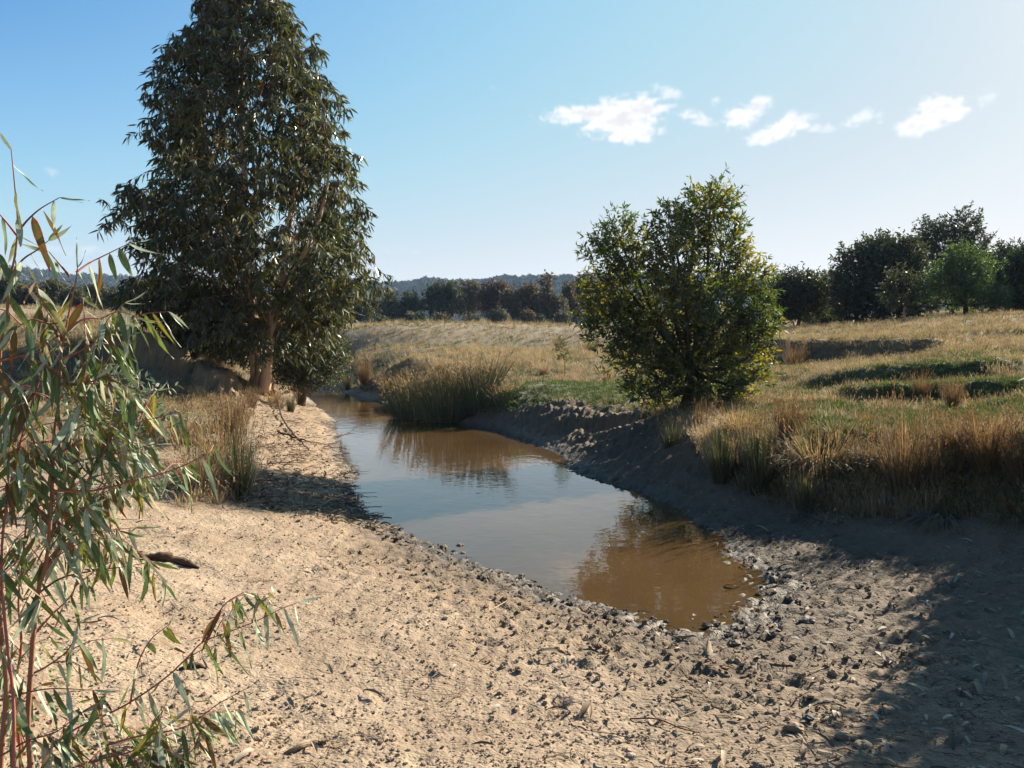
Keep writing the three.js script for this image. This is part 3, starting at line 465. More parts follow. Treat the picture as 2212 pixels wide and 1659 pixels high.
// the belt of trees on the right skyline
const DARK = [0.052, 0.064, 0.019];
const belt = (seed, D, foot, lobes, extra) => clumpTree('skyline_tree', { seed, D, foot, lobes, leaves: 15000, leaf: [0.20, 0.07], per: 8, col: DARK, mat: DULL, gap: 0.4, shell: 0.45, twig: 0.4, twigR: 2, trunk: 0.15, group: 'trees on the right skyline', hang: -0.3, ...extra });
belt(301, 50, [1722, 706], [[1722, 630, 54, 46, 0], [1690, 650, 32, 48, 0], [1760, 640, 34, 46, 0.3], [1720, 670, 52, 28, 0.2, 0.5]], { fork: [1726, 690], label: 'low spreading dark tree just right of the wattle, first of the skyline belt' });
belt(302, 46, [1850, 704], [[1850, 600, 50, 70, 0], [1880, 560, 46, 52, 0.4], [1830, 640, 42, 60, 0], [1870, 660, 60, 44, 0]], { fork: [1850, 670], label: 'broad dark tree with loose crown in the middle of the skyline belt' });
belt(303, 47, [1940, 702], [[1935, 580, 52, 66, 0], [1955, 640, 50, 60, 0], [1900, 545, 34, 36, 0.5], [1960, 550, 30, 34, 0.2]], { fork: [1940, 660], label: 'dark round-topped tree left of the tallest crown on the skyline' });
belt(304, 53, [2056, 690], [[2040, 540, 62, 58, 0], [2085, 490, 32, 42, 0], [2010, 510, 42, 36, 0.4], [2100, 560, 46, 70, 0.2], [2040, 620, 66, 50, 0]], { fork: [2056, 640], leaves: 17000, mat: GUM, label: 'tallest crown on the right skyline with glinting leaves' });
belt(305, 41, [2085, 690], [[2085, 585, 58, 44, 0], [2050, 620, 56, 44, 0], [2110, 640, 60, 36, 0], [2145, 652, 34, 22, -0.3], [2080, 555, 26, 26, 0.3], [1996, 650, 16, 12, 0]], { fork: [2085, 660], leaves: 17000, leaf: [0.13, 0.045], col: [0.065, 0.115, 0.018], mat: WATTLE, hang: 0.2, label: 'bright green feathery tree in front of the tallest crown' });
belt(306, 49, [2180, 676], [[2165, 590, 48, 56, 0], [2200, 580, 40, 50, 0.3], [2190, 640, 50, 46, 0]], { fork: [2180, 640], label: 'dark tree at the right edge of the picture on the skyline' });
belt(307, 42, [2225, 680], [[2222, 590, 34, 52, 0], [2230, 640, 40, 40, 0]], { fork: [2226, 650], col: [0.045, 0.07, 0.018], label: 'green tree cut by the right edge of the picture on the skyline' });
belt(308, 40, [1952, 702], [[1950, 640, 34, 30, 0, 0.5], [1940, 612, 22, 26, 0, 0.5], [1968, 620, 22, 24, 0, 0.4]], { fork: [1954, 640], trunk: 0.07, leaves: 2200, bark: GUMBARK, label: 'slender pale-trunked young tree in front of the dark belt' });
belt(310, 62, [2010, 700], [[2010, 600, 50, 60, 0], [1980, 640, 40, 50, 0], [2140, 610, 40, 60, 0]], { fork: [2010, 650], leaves: 9000, label: 'dark tree filling the belt behind the bright green one' });
belt(311, 60, [1800, 706], [[1800, 630, 34, 50, 0], [1775, 660, 36, 40, 0]], { fork: [1800, 670], leaves: 7000, label: 'tree behind the gap at the left end of the belt' });
belt(309, 60, [1790, 706], [[1790, 668, 26, 34, 0], [1770, 690, 30, 18, 0]], { leaves: 5000, fork: [1790, 690], label: 'small dark tree in the dip between two bigger skyline trees' });

// ---------------------------------------------------------------- trees across the paddock
{
  const olive = [0.10, 0.095, 0.026], brown = [0.12, 0.092, 0.038], rust = [0.125, 0.08, 0.045], darkg = [0.065, 0.075, 0.024], sage = [0.13, 0.125, 0.07];
  // [x, top y, half width, foot y, metres away, colour, shape, what singles it out]
  const list = [
    [777, 633, 27, 702, 150, darkg, 'round', 'dark tree farthest left in the gap between gum and wattle'],
    [808, 640, 16, 702, 158, olive, 'round', 'narrow olive tree beside the farthest left of the gap'],
    [842, 627, 22, 702, 148, olive, 'tall', 'olive-topped tree left of the broad dark paddock trees'],
    [886, 630, 26, 702, 150, darkg, 'round', 'dark round tree with lit olive crown in the gap'],
    [957, 609, 44, 703, 152, darkg, 'wide', 'broadest dark green tree in the gap, left of the reddish crown'],
    [1012, 606, 34, 702, 165, sage, 'wide', 'grey-green tree with pale limbs behind the broadest dark one'],
    [1068, 608, 38, 703, 155, rust, 'wide', 'reddish brown gum in the middle of the gap'],
    [1102, 622, 26, 702, 150, brown, 'round', 'brown tree right of the reddish crown'],
    [1140, 614, 30, 703, 152, brown, 'wide', 'wide brown tree left of the tall thin one'],
    [1181, 590, 22, 703, 150, brown, 'tiers', 'tall thin gum with a separate top tuft standing above the skyline'],
    [1206, 640, 22, 703, 150, sage, 'round', 'low grey-green tree right of the tall thin gum'],
    [1230, 609, 22, 703, 154, brown, 'tall', 'upright brown tree near the left edge of the wattle'],
    [1262, 592, 28, 702, 160, sage, 'wide', 'pale loose gum rising behind the left edge of the wattle'],
    [1310, 615, 34, 702, 160, darkg, 'round', 'dark tree mostly hidden behind the wattle'],
    [891, 676, 17, 704, 140, sage, 'bush', 'small grey bush below the dark round tree'],
    [955, 679, 18, 704, 140, brown, 'bush', 'small brown bush in front of the broadest dark tree'],
    [828, 684, 13, 704, 138, [0.05, 0.075, 0.02], 'bush', 'small bright green bush at the left of the paddock edge'],
    [909, 674, 10, 704, 138, [0.045, 0.07, 0.02], 'bush', 'narrow green bush between two small grey ones'],
    [1075, 668, 24, 704, 140, sage, 'bush', 'grey-green bush under the reddish gum'],
    [1138, 670, 15, 704, 139, brown, 'bush', 'upright tan bush under the wide brown tree'],
    [1022, 684, 18, 704, 141, darkg, 'bush', 'low dark bush at the foot of the grey-green tree'],
    [1163, 682, 14, 704, 139, [0.05, 0.07, 0.03], 'bush', 'little green bush below the tall thin gum'],
    [1215, 672, 16, 704, 139, sage, 'bush', 'grey bush below the upright brown tree'],
    [12, 600, 30, 668, 95, darkg, 'wide', 'dark tree at the left edge of the picture behind the paddock'],
    [62, 612, 34, 669, 92, darkg, 'round', 'second dark tree from the left edge of the picture'],
    [112, 606, 30, 670, 96, olive, 'wide', 'olive tree behind the sapling, third from the left edge'],
    [158, 618, 32, 672, 90, darkg, 'round', 'dark tree fourth from the left edge of the picture'],
    [205, 614, 30, 674, 94, sage, 'wide', 'grey-green tree fifth from the left edge of the picture'],
    [246, 622, 28, 676, 90, darkg, 'round', 'dark tree just left of the gum, sixth from the edge'],
    [300, 636, 34, 682, 92, sage, 'wide', 'tangled grey tree seen under the left side of the gum'],
    [362, 632, 34, 686, 94, darkg, 'round', 'dark tree seen through the lower left of the gum'],
    [424, 640, 30, 690, 100, olive, 'round', 'olive tree seen through the middle of the gum'],
    [-40, 604, 34, 668, 95, darkg, 'round', 'dark tree just beyond the left edge'],
    [1690, 650, 30, 702, 120, sage, 'round', 'hazy tree seen behind the low spreading one'],
    [745, 655, 24, 702, 150, darkg, 'round', 'dark tree half hidden by the right edge of the gum'],
  ];
  clumpTree('paddock_bush', { seed: 470, D: 60, foot: [926, 712], fork: [926, 706], trunk: 0.03, lobes: [[926, 700, 8, 9, 0], [922, 706, 7, 6, 0]], leaves: 700, leaf: [0.12, 0.04], per: 7, col: [0.07, 0.13, 0.02], mat: FARLEAF, label: 'little bright green sapling standing alone on the paddock skyline', kind: 'sapling' });
  clumpTree('green_weed', { seed: 471, D: 23, foot: [1218, 800], fork: [1218, 770], trunk: 0.012, lobes: [[1216, 756, 14, 16, 0], [1222, 772, 12, 12, 0], [1210, 742, 6, 8, 0]], leaves: 420, leaf: [0.07, 0.02], per: 6, col: [0.08, 0.12, 0.025], mat: DULL, twig: 0.12, label: 'spindly green weed rising from the straw tussock on the flat', kind: 'weed' });
  const make = {
    wide: (x, y, w, f) => { const h = f - y; return [[x, y + h * 0.26, w * 0.75, h * 0.26, 0], [x - w * 0.55, y + h * 0.42, w * 0.45, h * 0.24, 0.5], [x + w * 0.55, y + h * 0.45, w * 0.45, h * 0.24, -0.5], [x - w * 0.1, y + h * 0.62, w * 0.7, h * 0.26, 0, 0.7], [x + w * 0.35, y + h * 0.2, w * 0.35, h * 0.16, 0]]; },
    round: (x, y, w, f) => { const h = f - y; return [[x, y + h * 0.3, w * 0.72, h * 0.3, 0], [x - w * 0.4, y + h * 0.55, w * 0.58, h * 0.3, 0.4], [x + w * 0.42, y + h * 0.55, w * 0.55, h * 0.28, -0.4], [x, y + h * 0.74, w * 0.9, h * 0.24, 0, 0.8]]; },
    tall: (x, y, w, f) => { const h = f - y; return [[x, y + h * 0.14, w * 0.5, h * 0.14, 0], [x - w * 0.2, y + h * 0.36, w * 0.75, h * 0.2, 0], [x + w * 0.25, y + h * 0.5, w * 0.7, h * 0.2, 0], [x, y + h * 0.72, w, h * 0.26, 0]]; },
    tiers: (x, y, w, f) => { const h = f - y; return [[x + 2, y + h * 0.07, w * 0.5, h * 0.06, 0, 0.6], [x - 2, y + h * 0.22, w * 0.6, h * 0.07, 0, 0.7], [x + 3, y + h * 0.33, w * 0.5, h * 0.08, 0, 0.7], [x, y + h * 0.56, w * 0.9, h * 0.18, 0], [x + w * 0.2, y + h * 0.78, w * 1.3, h * 0.2, 0]]; },
    bush: (x, y, w, f) => { const h = f - y; return [[x, y + h * 0.4, w * 0.7, h * 0.4, 0], [x - w * 0.4, y + h * 0.65, w * 0.55, h * 0.32, 0], [x + w * 0.45, y + h * 0.62, w * 0.5, h * 0.34, 0]]; },
  };
  list.forEach(([x, y, w, f, D, col, shape, label], i) => {
    const k = D / 150, lobes = make[shape](x, y, w, f), area = w * (f - y) * 2;
    clumpTree(shape === 'bush' ? 'paddock_bush' : 'paddock_tree', { seed: 400 + i, D, foot: [x, f], fork: [x, f - (f - y) * (shape === 'bush' ? 0.15 : 0.3)], trunk: (shape === 'bush' ? 0.08 : 0.24) * k, lobes, leaves: Math.round(300 + area * 1.5), leaf: [0.42 * k, 0.2 * k], per: 7, col, mat: FARLEAF, gap: 0.85, shell: 0.55, twig: 0.6 * k, twigR: 4 * k, twigCol: i % 3 ? [0.30, 0.25, 0.20] : [0.12, 0.10, 0.08], rise: 0.35, hang: -0.15, label, kind: shape === 'bush' ? 'bush' : 'tree', group: shape === 'bush' ? 'bushes along the far side of the paddock' : 'trees along the far side of the paddock' });
  });
}
// ---------------------------------------------------------------- wooded hills behind
{
  const R = rng(77), build = (name, D, depth, prof, label, seed) => {
    // prof: [x px, y px] of the skyline
    const P = prof.map(([x, y]) => at(x, y - 3, D)), n = 90, rows = 12, b = new Bag(), x0 = P[0].x, x1 = P[P.length - 1].x;
    const ridge = (x) => { for (let i = 1; i < P.length; i++) if (x <= P[i].x) { const a = P[i - 1], c = P[i], t = (x - a.x) / (c.x - a.x); return lerp(a.y, c.y, t * t * (3 - 2 * t)); } return P[P.length - 1].y; };
    const hgt = (x, q) => { const r = ridge(x) + 2.5 * fbm(x * 0.004 + seed, 2, 3); const s = q < 0.5 ? sstep(0, 1, q * 2) : 1 - 0.3 * (q - 0.5); return 4 + (r - 4 - 7) * s + 9 * fbm(x * 0.006 + seed, q * 3, 3) * (1 - Math.abs(q - 0.5)) * s; };
    for (let j = 0; j <= rows; j++) for (let i = 0; i <= n; i++) { const x = lerp(x0, x1, i / n), q = j / rows; b.v(x, hgt(x, q), -(D - depth * 0.5 + depth * q), [0.06, 0.06, 0.03]); if (i && j) { const w = n + 1, a = (j - 1) * w + i - 1; b.i.push(a, a + 1, a + w + 1, a, a + w + 1, a + w); } }
    const m = new THREE.MeshStandardMaterial({ vertexColors: true, roughness: 1, side: THREE.DoubleSide });
    tag(top('hill', b.geo(), m), label, 'hill', null, 'structure');
    return { x0, x1, hgt, D, depth };
  };
  const H1 = build('hill', 1250, 700, [[-900, 560], [-500, 566], [-200, 570], [0, 578], [60, 582], [140, 592], [260, 600], [420, 606], [560, 608], [700, 612], [830, 612], [930, 606], [1060, 604], [1160, 600], [1260, 596], [1400, 592], [1600, 600], [1800, 610], [2300, 640], [2900, 660]], 'long low hill covered in forest behind the paddock', 1);
  const H2 = build('hill', 800, 300, [[-900, 616], [-300, 618], [0, 622], [120, 626], [240, 632], [330, 640], [420, 655], [520, 680]], 'lower wooded spur at the left in front of the long hill', 7);
  // one crown of the far forest, many times
  const b = new Bag(); for (let k = 0; k < 70; k++) { const d = rdir(R), u = Math.pow(R(), 0.35), p = V(d.x * 3.6 * u, 4.2 + d.y * 3.4 * u, d.z * 3.6 * u), dir = V(d.x, d.y + 0.4, d.z).add(rdir(R).multiplyScalar(0.7)).normalize(); b.leaf(p, dir, sideOf(dir, R), 1.9, 1.5, 0.1, tint([1, 1, 1], R, 0.25, 0.05)); }
  b.tube([V(0, -1, 0), V(0.1, 2, 0), V(0, 4.5, 0)], [0.3, 0.25, 0.15], [1.2, 1, 0.9], 5);
  const crown = b.geo(), dummy = new THREE.Object3D(), col = new THREE.Color();
  [[H1, 14000, 'long hill'], [H2, 3000, 'lower spur']].forEach(([H, N, what]) => {
    const f = new THREE.InstancedMesh(crown, FARLEAF, N); f.name = numbered('forest');
    for (let i = 0; i < N; i++) {
      const q = Math.pow(R(), 0.8) * 0.62, z = -(H.D - H.depth * 0.5 + H.depth * q), half = -z * 0.72, x = clamp((R() * 2 - 1) * half, H.x0 + 5, H.x1 - 5), s = 0.55 + R() * 0.5;
      dummy.position.set(x, H.hgt(x, q) - 1, z); dummy.rotation.set(0, R() * 6.28, 0); dummy.scale.set(s, s * (0.8 + 0.45 * R()), s); dummy.updateMatrix(); f.setMatrixAt(i, dummy.matrix);
      const k = 0.7 + 0.6 * R(); f.setColorAt(i, col.setRGB(0.034 * k * (0.9 + 0.4 * R()), 0.048 * k, 0.022 * k));
    }
    f.castShadow = f.receiveShadow = true; scene.add(f); tag(f, 'dense gum forest covering the ' + what, 'forest', null, 'stuff');
  });
}

// ---------------------------------------------------------------- grass
const BLADE = new THREE.MeshPhysicalMaterial({ vertexColors: true, roughness: 0.95, transmission: 0.35, thickness: 0, side: THREE.DoubleSide });
function tuft(seed, n, o) {                                                  // unit-high tuft
  const R = rng(seed), b = new Bag();
  for (let i = 0; i < n; i++) {
    const a = R() * 6.283, r = Math.sqrt(R()) * o.base, p = V(Math.cos(a) * r, -0.04, Math.sin(a) * r), lean = o.lean * (0.25 + 0.9 * R()), a2 = a + (R() - 0.5) * 1.6;
    const d = V(Math.cos(a2) * lean, 1, Math.sin(a2) * lean).normalize(), L = (0.45 + 0.6 * R()) * (o.len ?? 1), s = V(-Math.sin(a2 + R() - 0.5), 0, Math.cos(a2 + R() - 0.5));
    const c = R() < o.green ? o.gc : R() < 0.5 ? o.c1 : o.c2;
    b.blade(p, d, s, L, o.w * (0.7 + 0.6 * R()), o.sag * (0.3 + R()), tint(c, R, 0.25, 0.08), o.segs ?? 2);
    if (o.heads && R() < o.heads) { const e = V(p.x + d.x * L, p.y + d.y * L - o.sag * 0.5 * L, p.z + d.z * L); for (let k = 0; k < 5; k++) { const q = V(d.x + (R() - 0.5) * 0.9, 0.6, d.z + (R() - 0.5) * 0.9).normalize(); b.leaf(V(e.x, e.y - k * 0.03 * L, e.z), q, sideOf(q, R), 0.055, o.w * 1.3, 0.2, tint(o.hc ?? o.c2, R, 0.2)); } }
  }
  return b.geo();
}
const STRAWC = [0.36, 0.255, 0.125], TANC = [0.27, 0.175, 0.08], PALEC = [0.44, 0.345, 0.205], RUSSET = [0.19, 0.11, 0.048], GREENC = [0.085, 0.125, 0.022], LIMEC = [0.13, 0.16, 0.03], RUSHC = [0.055, 0.075, 0.03];
const tufts = {
  straw: [0, 1, 2].map((k) => tuft(500 + k, 16, { base: 0.16, lean: 0.6, sag: 0.35, w: 0.022, green: 0.05, gc: GREENC, c1: STRAWC, c2: PALEC, heads: 0.2 })),
  tan: [0, 1].map((k) => tuft(510 + k, 18, { base: 0.14, lean: 0.45, sag: 0.3, w: 0.02, green: 0.06, gc: GREENC, c1: TANC, c2: STRAWC, heads: 0.3 })),
  turf: [0, 1, 2].map((k) => tuft(520 + k, 16, { base: 0.32, lean: 0.8, sag: 0.4, w: 0.06, green: 0.9, gc: GREENC, c1: LIMEC, c2: STRAWC })),
  mixed: [0, 1].map((k) => tuft(530 + k, 16, { base: 0.25, lean: 0.7, sag: 0.4, w: 0.035, green: 0.42, gc: GREENC, c1: STRAWC, c2: TANC, heads: 0.1 })),
  litter: [0, 1].map((k) => tuft(540 + k, 12, { base: 0.6, lean: 4, sag: 0.25, w: 0.03, green: 0.0, gc: GREENC, c1: STRAWC, c2: PALEC })),
};
{
  const R = rng(600), put = {}, dummy = new THREE.Object3D(), col = new THREE.Color();
  const add = (kind, x, z, h, s, sy) => { const a = (put[kind] ??= [[], [], []]); a[Math.floor(R() * tufts[kind].length)].push([x, h, z, s, sy]); };
  const N = 150000;
  for (let i = 0; i < N; i++) {
    // as many for each stretch of distance as show there
    const D = 4.2 / Math.pow(1 - R() * 0.813, 2), half = D * 0.68 + 1.2, x = (R() * 2 - 1) * half, z = -D; if (D > 130) continue;
    const T = inside(TURF, x, z), F = !T && inside(FIELD, x, z); if (!T && !F) continue;
    const s = shoreNear(x, z); if (s < 0.25) continue;
    const e = D < 40 ? edgeIn(T ? TURF : FIELD, x, z) : 9; if (R() > sstep(0, F ? 0.8 : 0.25, e + 0.1)) continue;
    const h = land(x, z, false); if (h < 0.16) continue; if (soil.bare > 0.35 && R() < 0.92) continue;
    const g = green(x, z), p = fbm(x * 0.35 + 40, z * 0.35, 3), big = 1 + clamp((D - 15) / 60) * 1.2;
    if (T) {
      if (D > 39 && D < 72 && p > -0.35 && R() < 0.5) { if (R() < 0.75) add(R() < 0.5 ? 'litter' : 'mixed', x, z, h, 0.3 * big, 0.11 * big); continue; }
      if (R() < g * 1.15) { add('turf', x, z, h, 0.17 * big * (0.7 + 0.6 * R()), 0.13 * big * (0.6 + 0.8 * R())); continue; }
      const hill = x > 3 && D > 8 && D < 60;
      if (p > 0.02 && R() < 0.7) add('straw', x, z, h, (hill ? 0.30 : 0.34) * (0.7 + 0.6 * R()) * big, (hill ? 0.26 : 0.36) * (0.6 + 0.8 * R()) * big * 0.9);
      else add(R() < 0.55 ? 'mixed' : R() < 0.5 ? 'tan' : 'straw', x, z, h, 0.26 * big * (0.7 + 0.6 * R()), 0.2 * big * (0.6 + 0.9 * R()));
    } else {
      if (R() < 0.4) continue;
      const q = x < -3 && D < 14 && p < 0.25; // trodden litter
      if (q) add('litter', x, z, h, 0.22 * (0.7 + R() * 0.6), 0.10);
      else if (R() < g) add('turf', x, z, h, 0.2, 0.16);
      else add(R() < 0.5 ? 'straw' : R() < 0.6 ? 'tan' : 'mixed', x, z, h, 0.28 * big * (0.7 + 0.6 * R()), 0.26 * big * (0.6 + 0.9 * R()));
    }
  }
  let total = 0;
  const words = { straw: 'pale dry grass standing over the slopes', tan: 'brown dry grass scattered between the paler tufts', turf: 'short green grass in the damp hollows beside the pool', mixed: 'half green half dry grass on the banks', litter: 'flattened straw lying over bare soil' };
  for (const kind in put) put[kind].forEach((list, k) => {
    const m = new THREE.InstancedMesh(tufts[kind][k], BLADE, list.length); m.name = numbered('grass'); total += list.length;
    list.forEach(([x, y, z, s, sy], i) => { dummy.position.set(x, y - 0.01, z); dummy.rotation.set(0, R() * 6.28, 0); dummy.scale.set(s, sy, s); dummy.updateMatrix(); m.setMatrixAt(i, dummy.matrix); const q = (0.74 + 0.44 * R()) * (1 + 0.22 * fbm(x * 0.5, z * 0.5, 2)); m.setColorAt(i, col.setRGB(q * (0.94 + 0.12 * R()), q, q * (0.9 + 0.15 * R()))); });
    scene.add(m); tag(m, words[kind], 'grass', null, 'stuff');
  });
  console.log('tufts', total);
}
// ---------------------------------------------------------------- tussocks that stand out one by one
{
  const kinds = {
    gold: [tuft(700, 672, { base: 0.19, lean: 1.24, sag: 0.43, w: 0.0137, green: 0.18, gc: [0.13, 0.14, 0.02], c1: [0.46, 0.30, 0.10], c2: TANC, segs: 3, heads: 0.14, hc: RUSSET }), tuft(701, 672, { base: 0.20, lean: 1.50, sag: 0.50, w: 0.0137, green: 0.12, gc: GREENC, c1: TANC, c2: STRAWC, segs: 3, heads: 0.14, hc: RUSSET })],
    russet: [tuft(702, 736, { base: 0.17, lean: 0.64, sag: 0.18, w: 0.0115, green: 0.1, gc: RUSHC, c1: TANC, c2: RUSSET, segs: 3, heads: 0.3, hc: RUSSET }), tuft(703, 672, { base: 0.19, lean: 0.84, sag: 0.25, w: 0.0115, green: 0.15, gc: RUSHC, c1: TANC, c2: RUSSET, segs: 3, heads: 0.25, hc: RUSSET })],
    rush: [tuft(704, 480, { base: 0.17, lean: 0.84, sag: 0.10, w: 0.0130, green: 0.75, gc: RUSHC, c1: [0.12, 0.12, 0.06], c2: TANC, segs: 3, heads: 0.12, hc: TANC })],
    straw: [tuft(705, 416, { base: 0.17, lean: 1.40, sag: 0.56, w: 0.0158, green: 0.04, gc: GREENC, c1: PALEC, c2: STRAWC, segs: 3, heads: 0.15 }), tuft(706, 416, { base: 0.15, lean: 1.00, sag: 0.38, w: 0.0158, green: 0.04, gc: GREENC, c1: STRAWC, c2: PALEC, segs: 3, heads: 0.2 })],
    green: [tuft(707, 384, { base: 0.17, lean: 1.20, sag: 0.44, w: 0.0158, green: 0.85, gc: [0.09, 0.12, 0.03], c1: STRAWC, c2: PALEC, segs: 3 })],
    mat: [tuft(708, 480, { base: 0.30, lean: 2.40, sag: 0.88, w: 0.0137, green: 0.05, gc: GREENC, c1: TANC, c2: [0.2, 0.15, 0.09], segs: 3 })],
  };
  const R = rng(720), made = {};
  // [kind, foot x, foot y, metres away, top y, half width px, label, group]
  const list = [
    ['gold', 1600, 1000, 10.2, 850, 70, 'golden tussock just right of the wattle on the bank'],
    ['rush', 1560, 1040, 9.4, 910, 60, 'dark rushes in shade below the wattle at the mud'],
    ['rush', 1640, 1070, 8.9, 905, 60, 'shaded rushes with long pale stems in the middle of the right bank'],
    ['gold', 1770, 1062, 8.8, 850, 105, 'largest golden tussock on the right bank, yellow-green in the sun'],
    ['russet', 1700, 1030, 9.6, 850, 60, 'brown tussock behind the largest golden one'],
    ['rush', 1740, 1098, 8.2, 1008, 44, 'small dark green rush at the foot of the largest golden tussock'],
    ['mat', 1800, 1108, 8.0, 1030, 70, 'collapsed dark straw at the foot of the right bank'],
    ['russet', 1955, 1096, 8.0, 848, 84, 'tall upright rust-brown tussock right of the golden one'],
    ['russet', 2060, 1092, 8.2, 900, 60, 'brown tussock right of the tall upright one'],
    ['gold', 1890, 1080, 8.5, 930, 50, 'low gold tussock between the golden and the upright tussocks'],
    ['russet', 2130, 1104, 7.8, 880, 90, 'broad brown tussock near the right edge of the picture'],
    ['mat', 2040, 1135, 7.5, 1055, 90, 'grey mat of fallen straw under the tussocks at right'],
    ['russet', 2210, 1130, 7.4, 930, 66, 'tussock cut by the right edge of the picture'],
    ['mat', 2200, 1165, 7.0, 1080, 70, 'straw heap at the right edge of the picture'],
    ['russet', 2300, 1180, 6.8, 930, 80, 'brown tussock beyond the right edge'],
    ['gold', 2420, 1200, 6.4, 930, 90, 'golden tussock farthest beyond the right edge'],
    ['rush', 1450, 990, 11.2, 905, 40, 'thin rushes at the left foot of the wattle'],
    ['russet', 1520, 935, 11.8, 860, 40, 'brown tuft at the very foot of the wattle'],
    ['straw', 1212, 808, 22, 764, 30, 'tall straw tussock in the middle of the green flat'],
    ['straw', 1176, 800, 24, 766, 26, 'straw tussock left of the tallest on the flat'],
    ['straw', 1252, 806, 22, 776, 24, 'low pale tussock right of the tallest on the flat'],
    ['straw', 1312, 806, 22, 774, 26, 'pale tussock at the left edge of the wattle'],
    ['straw', 1130, 785, 27, 758, 26, 'broad straw tussock behind the reeds on the right'],
    ['straw', 1070, 790, 26, 760, 28, 'straw tussock behind the right end of the reeds'],
    ['straw', 1010, 790, 26, 756, 28, 'straw tussock behind the middle of the reeds'],
    ['straw', 950, 795, 25, 760, 28, 'straw tussock behind the left half of the reeds'],
    ['gold', 890, 806, 24, 764, 30, 'gold tussock at the left end of the reeds on the bank top'],
    ['gold', 836, 808, 28, 768, 32, 'gold tussock on the far bank above the leaning branch'],
    ['russet', 788, 806, 31, 770, 30, 'brown tussock on the far bank left of the gold one'],
    ['rush', 752, 820, 33, 782, 20, 'green rushes at the far bend of the pool beside the bush'],
    ['russet', 1210, 752, 36, 730, 22, 'reddish tuft on the far slope left of the wattle'],
    ['russet', 1280, 752, 36, 732, 22, 'reddish tuft on the far slope touching the wattle'],
    ['straw', 1030, 735, 40, 716, 22, 'lone straw tuft on the face of the far bank'],
    ['gold', 845, 711, 62, 694, 20, 'bleached tuft on the paddock skyline at left'],
    ['russet', 884, 711, 62, 692, 24, 'broad rust tuft on the paddock skyline'],
    ['russet', 912, 711, 64, 694, 18, 'small rust tuft on the paddock skyline beside the broad one'],
    ['russet', 1000, 711, 64, 697, 20, 'rust tuft on the paddock skyline below the grey-green tree'],
    ['straw', 800, 711, 62, 697, 22, 'pale tuft on the paddock skyline nearest the gum'],
    ['straw', 1080, 711, 62, 698, 24, 'pale tuft on the paddock skyline in the middle'],
    ['straw', 1140, 711, 62, 699, 24, 'pale tuft on the paddock skyline below the brown trees'],
    ['straw', 1200, 711, 62, 698, 20, 'pale tuft on the paddock skyline below the upright brown tree'],
    ['russet', 1716, 762, 21.6, 722, 34, 'rounded brown tuft on the brink of the shaded step'],
    ['straw', 1850, 760, 20, 728, 24, 'straw tuft on the crest before the shaded step'],
    ['russet', 1990, 850, 13, 800, 30, 'thin brown tuft between the hummocks'],
    ['russet', 2060, 880, 11.4, 820, 34, 'brown tuft in front of the hummocks'],
    ['straw', 2160, 800, 15, 770, 30, 'straw tuft high on the right hill'],
    ['gold', 1870, 930, 10, 880, 40, 'sunlit low tuft on the slope behind the golden tussock'],
    ['gold', 430, 1090, 8.0, 868, 88, 'big tan tussock on the left bank beside the sapling'],
    ['gold', 480, 1040, 8.8, 838, 80, 'tall tan tussock behind the big one on the left bank'],
    ['gold', 390, 1000, 10.5, 836, 80, 'pale tan tussock farther back on the left bank'],
    ['russet', 505, 985, 11, 852, 56, 'rusty tussock between the tan ones and the sand'],
    ['rush', 520, 1086, 8.1, 910, 66, 'sparse green-brown rushes leaning over the sand on the left bank'],
    ['straw', 330, 985, 11.6, 860, 70, 'thin straw tussock behind the sapling leaves'],
    ['green', 500, 800, 20.3, 770, 26, 'fresh green tuft at the foot of the mound beside the gum'],
    ['straw', 400, 762, 19.6, 722, 34, 'tan tuft on top of the eroded mound'],
    ['straw', 340, 735, 20.5, 700, 32, 'tall straw tuft on the crest of the mound under the gum'],
    ['gold', 455, 800, 19.6, 764, 30, 'tan tuft halfway down the mound towards the gum'],
    ['straw', 362, 745, 19.8, 716, 26, 'pale tuft on the brow of the mound left of the tan one'],
    ['straw', 250, 728, 20.5, 700, 30, 'pale tuft at the left shoulder of the mound'],
    ['gold', 440, 868, 15, 832, 40, 'tan tuft at the foot of the eroded face'],
    ['straw', 350, 868, 15.5, 838, 34, 'bleached tuft below the left part of the eroded face'],
    ['straw', 300, 715, 25, 688, 40, 'pale grass tuft behind the mound in the sun'],
    ['gold', 590, 862, 19.2, 826, 26, 'dead tuft at the foot of the gum'],
    ['gold', 600, 872, 18.8, 838, 30, 'dry fringe hanging over the cut bank below the gum'],
    ['russet', 650, 858, 21.5, 828, 26, 'brown fringe under the dense bush at the far bend'],
    ['rush', 628, 868, 18.6, 834, 22, 'grassy fringe overhanging the sand right of the gum'],
    ['russet', 545, 880, 17.2, 838, 26, 'rusty tuft in front of the gum'],
  ];
  list.forEach(([kind, fx, fy, D, ty, w, label], i) => {
    const p = at(fx, fy, D), variants = kinds[kind], k = i % variants.length, key = kind + k; p.y = land(p.x, p.z, false) - 0.03;
    const name = { gold: 'grass_tussock', russet: 'grass_tussock', straw: 'grass_tussock', green: 'grass_tussock', rush: 'rush_clump', mat: 'straw_heap' }[kind];
    let o;
    if (!made[key]) { o = thing(name); part(o, 'blades', variants[k], BLADE, 'stuff'); made[key] = o; } else { o = copyOf(made[key]); }
    const topY = at(fx, ty, D).y, h = Math.max(0.25, (topY - p.y)) * (kind === 'mat' ? 1.6 : 1.32), s = w * D / FOC * (D < 16 ? 1.35 : 1.2);
    o.position.copy(p); const hh = Math.min(h, s * (D < 16 ? 3.2 : 2.2)); o.rotation.y = R() * 6.28; o.scale.set(s * 1.1, hh, s * 1.1);
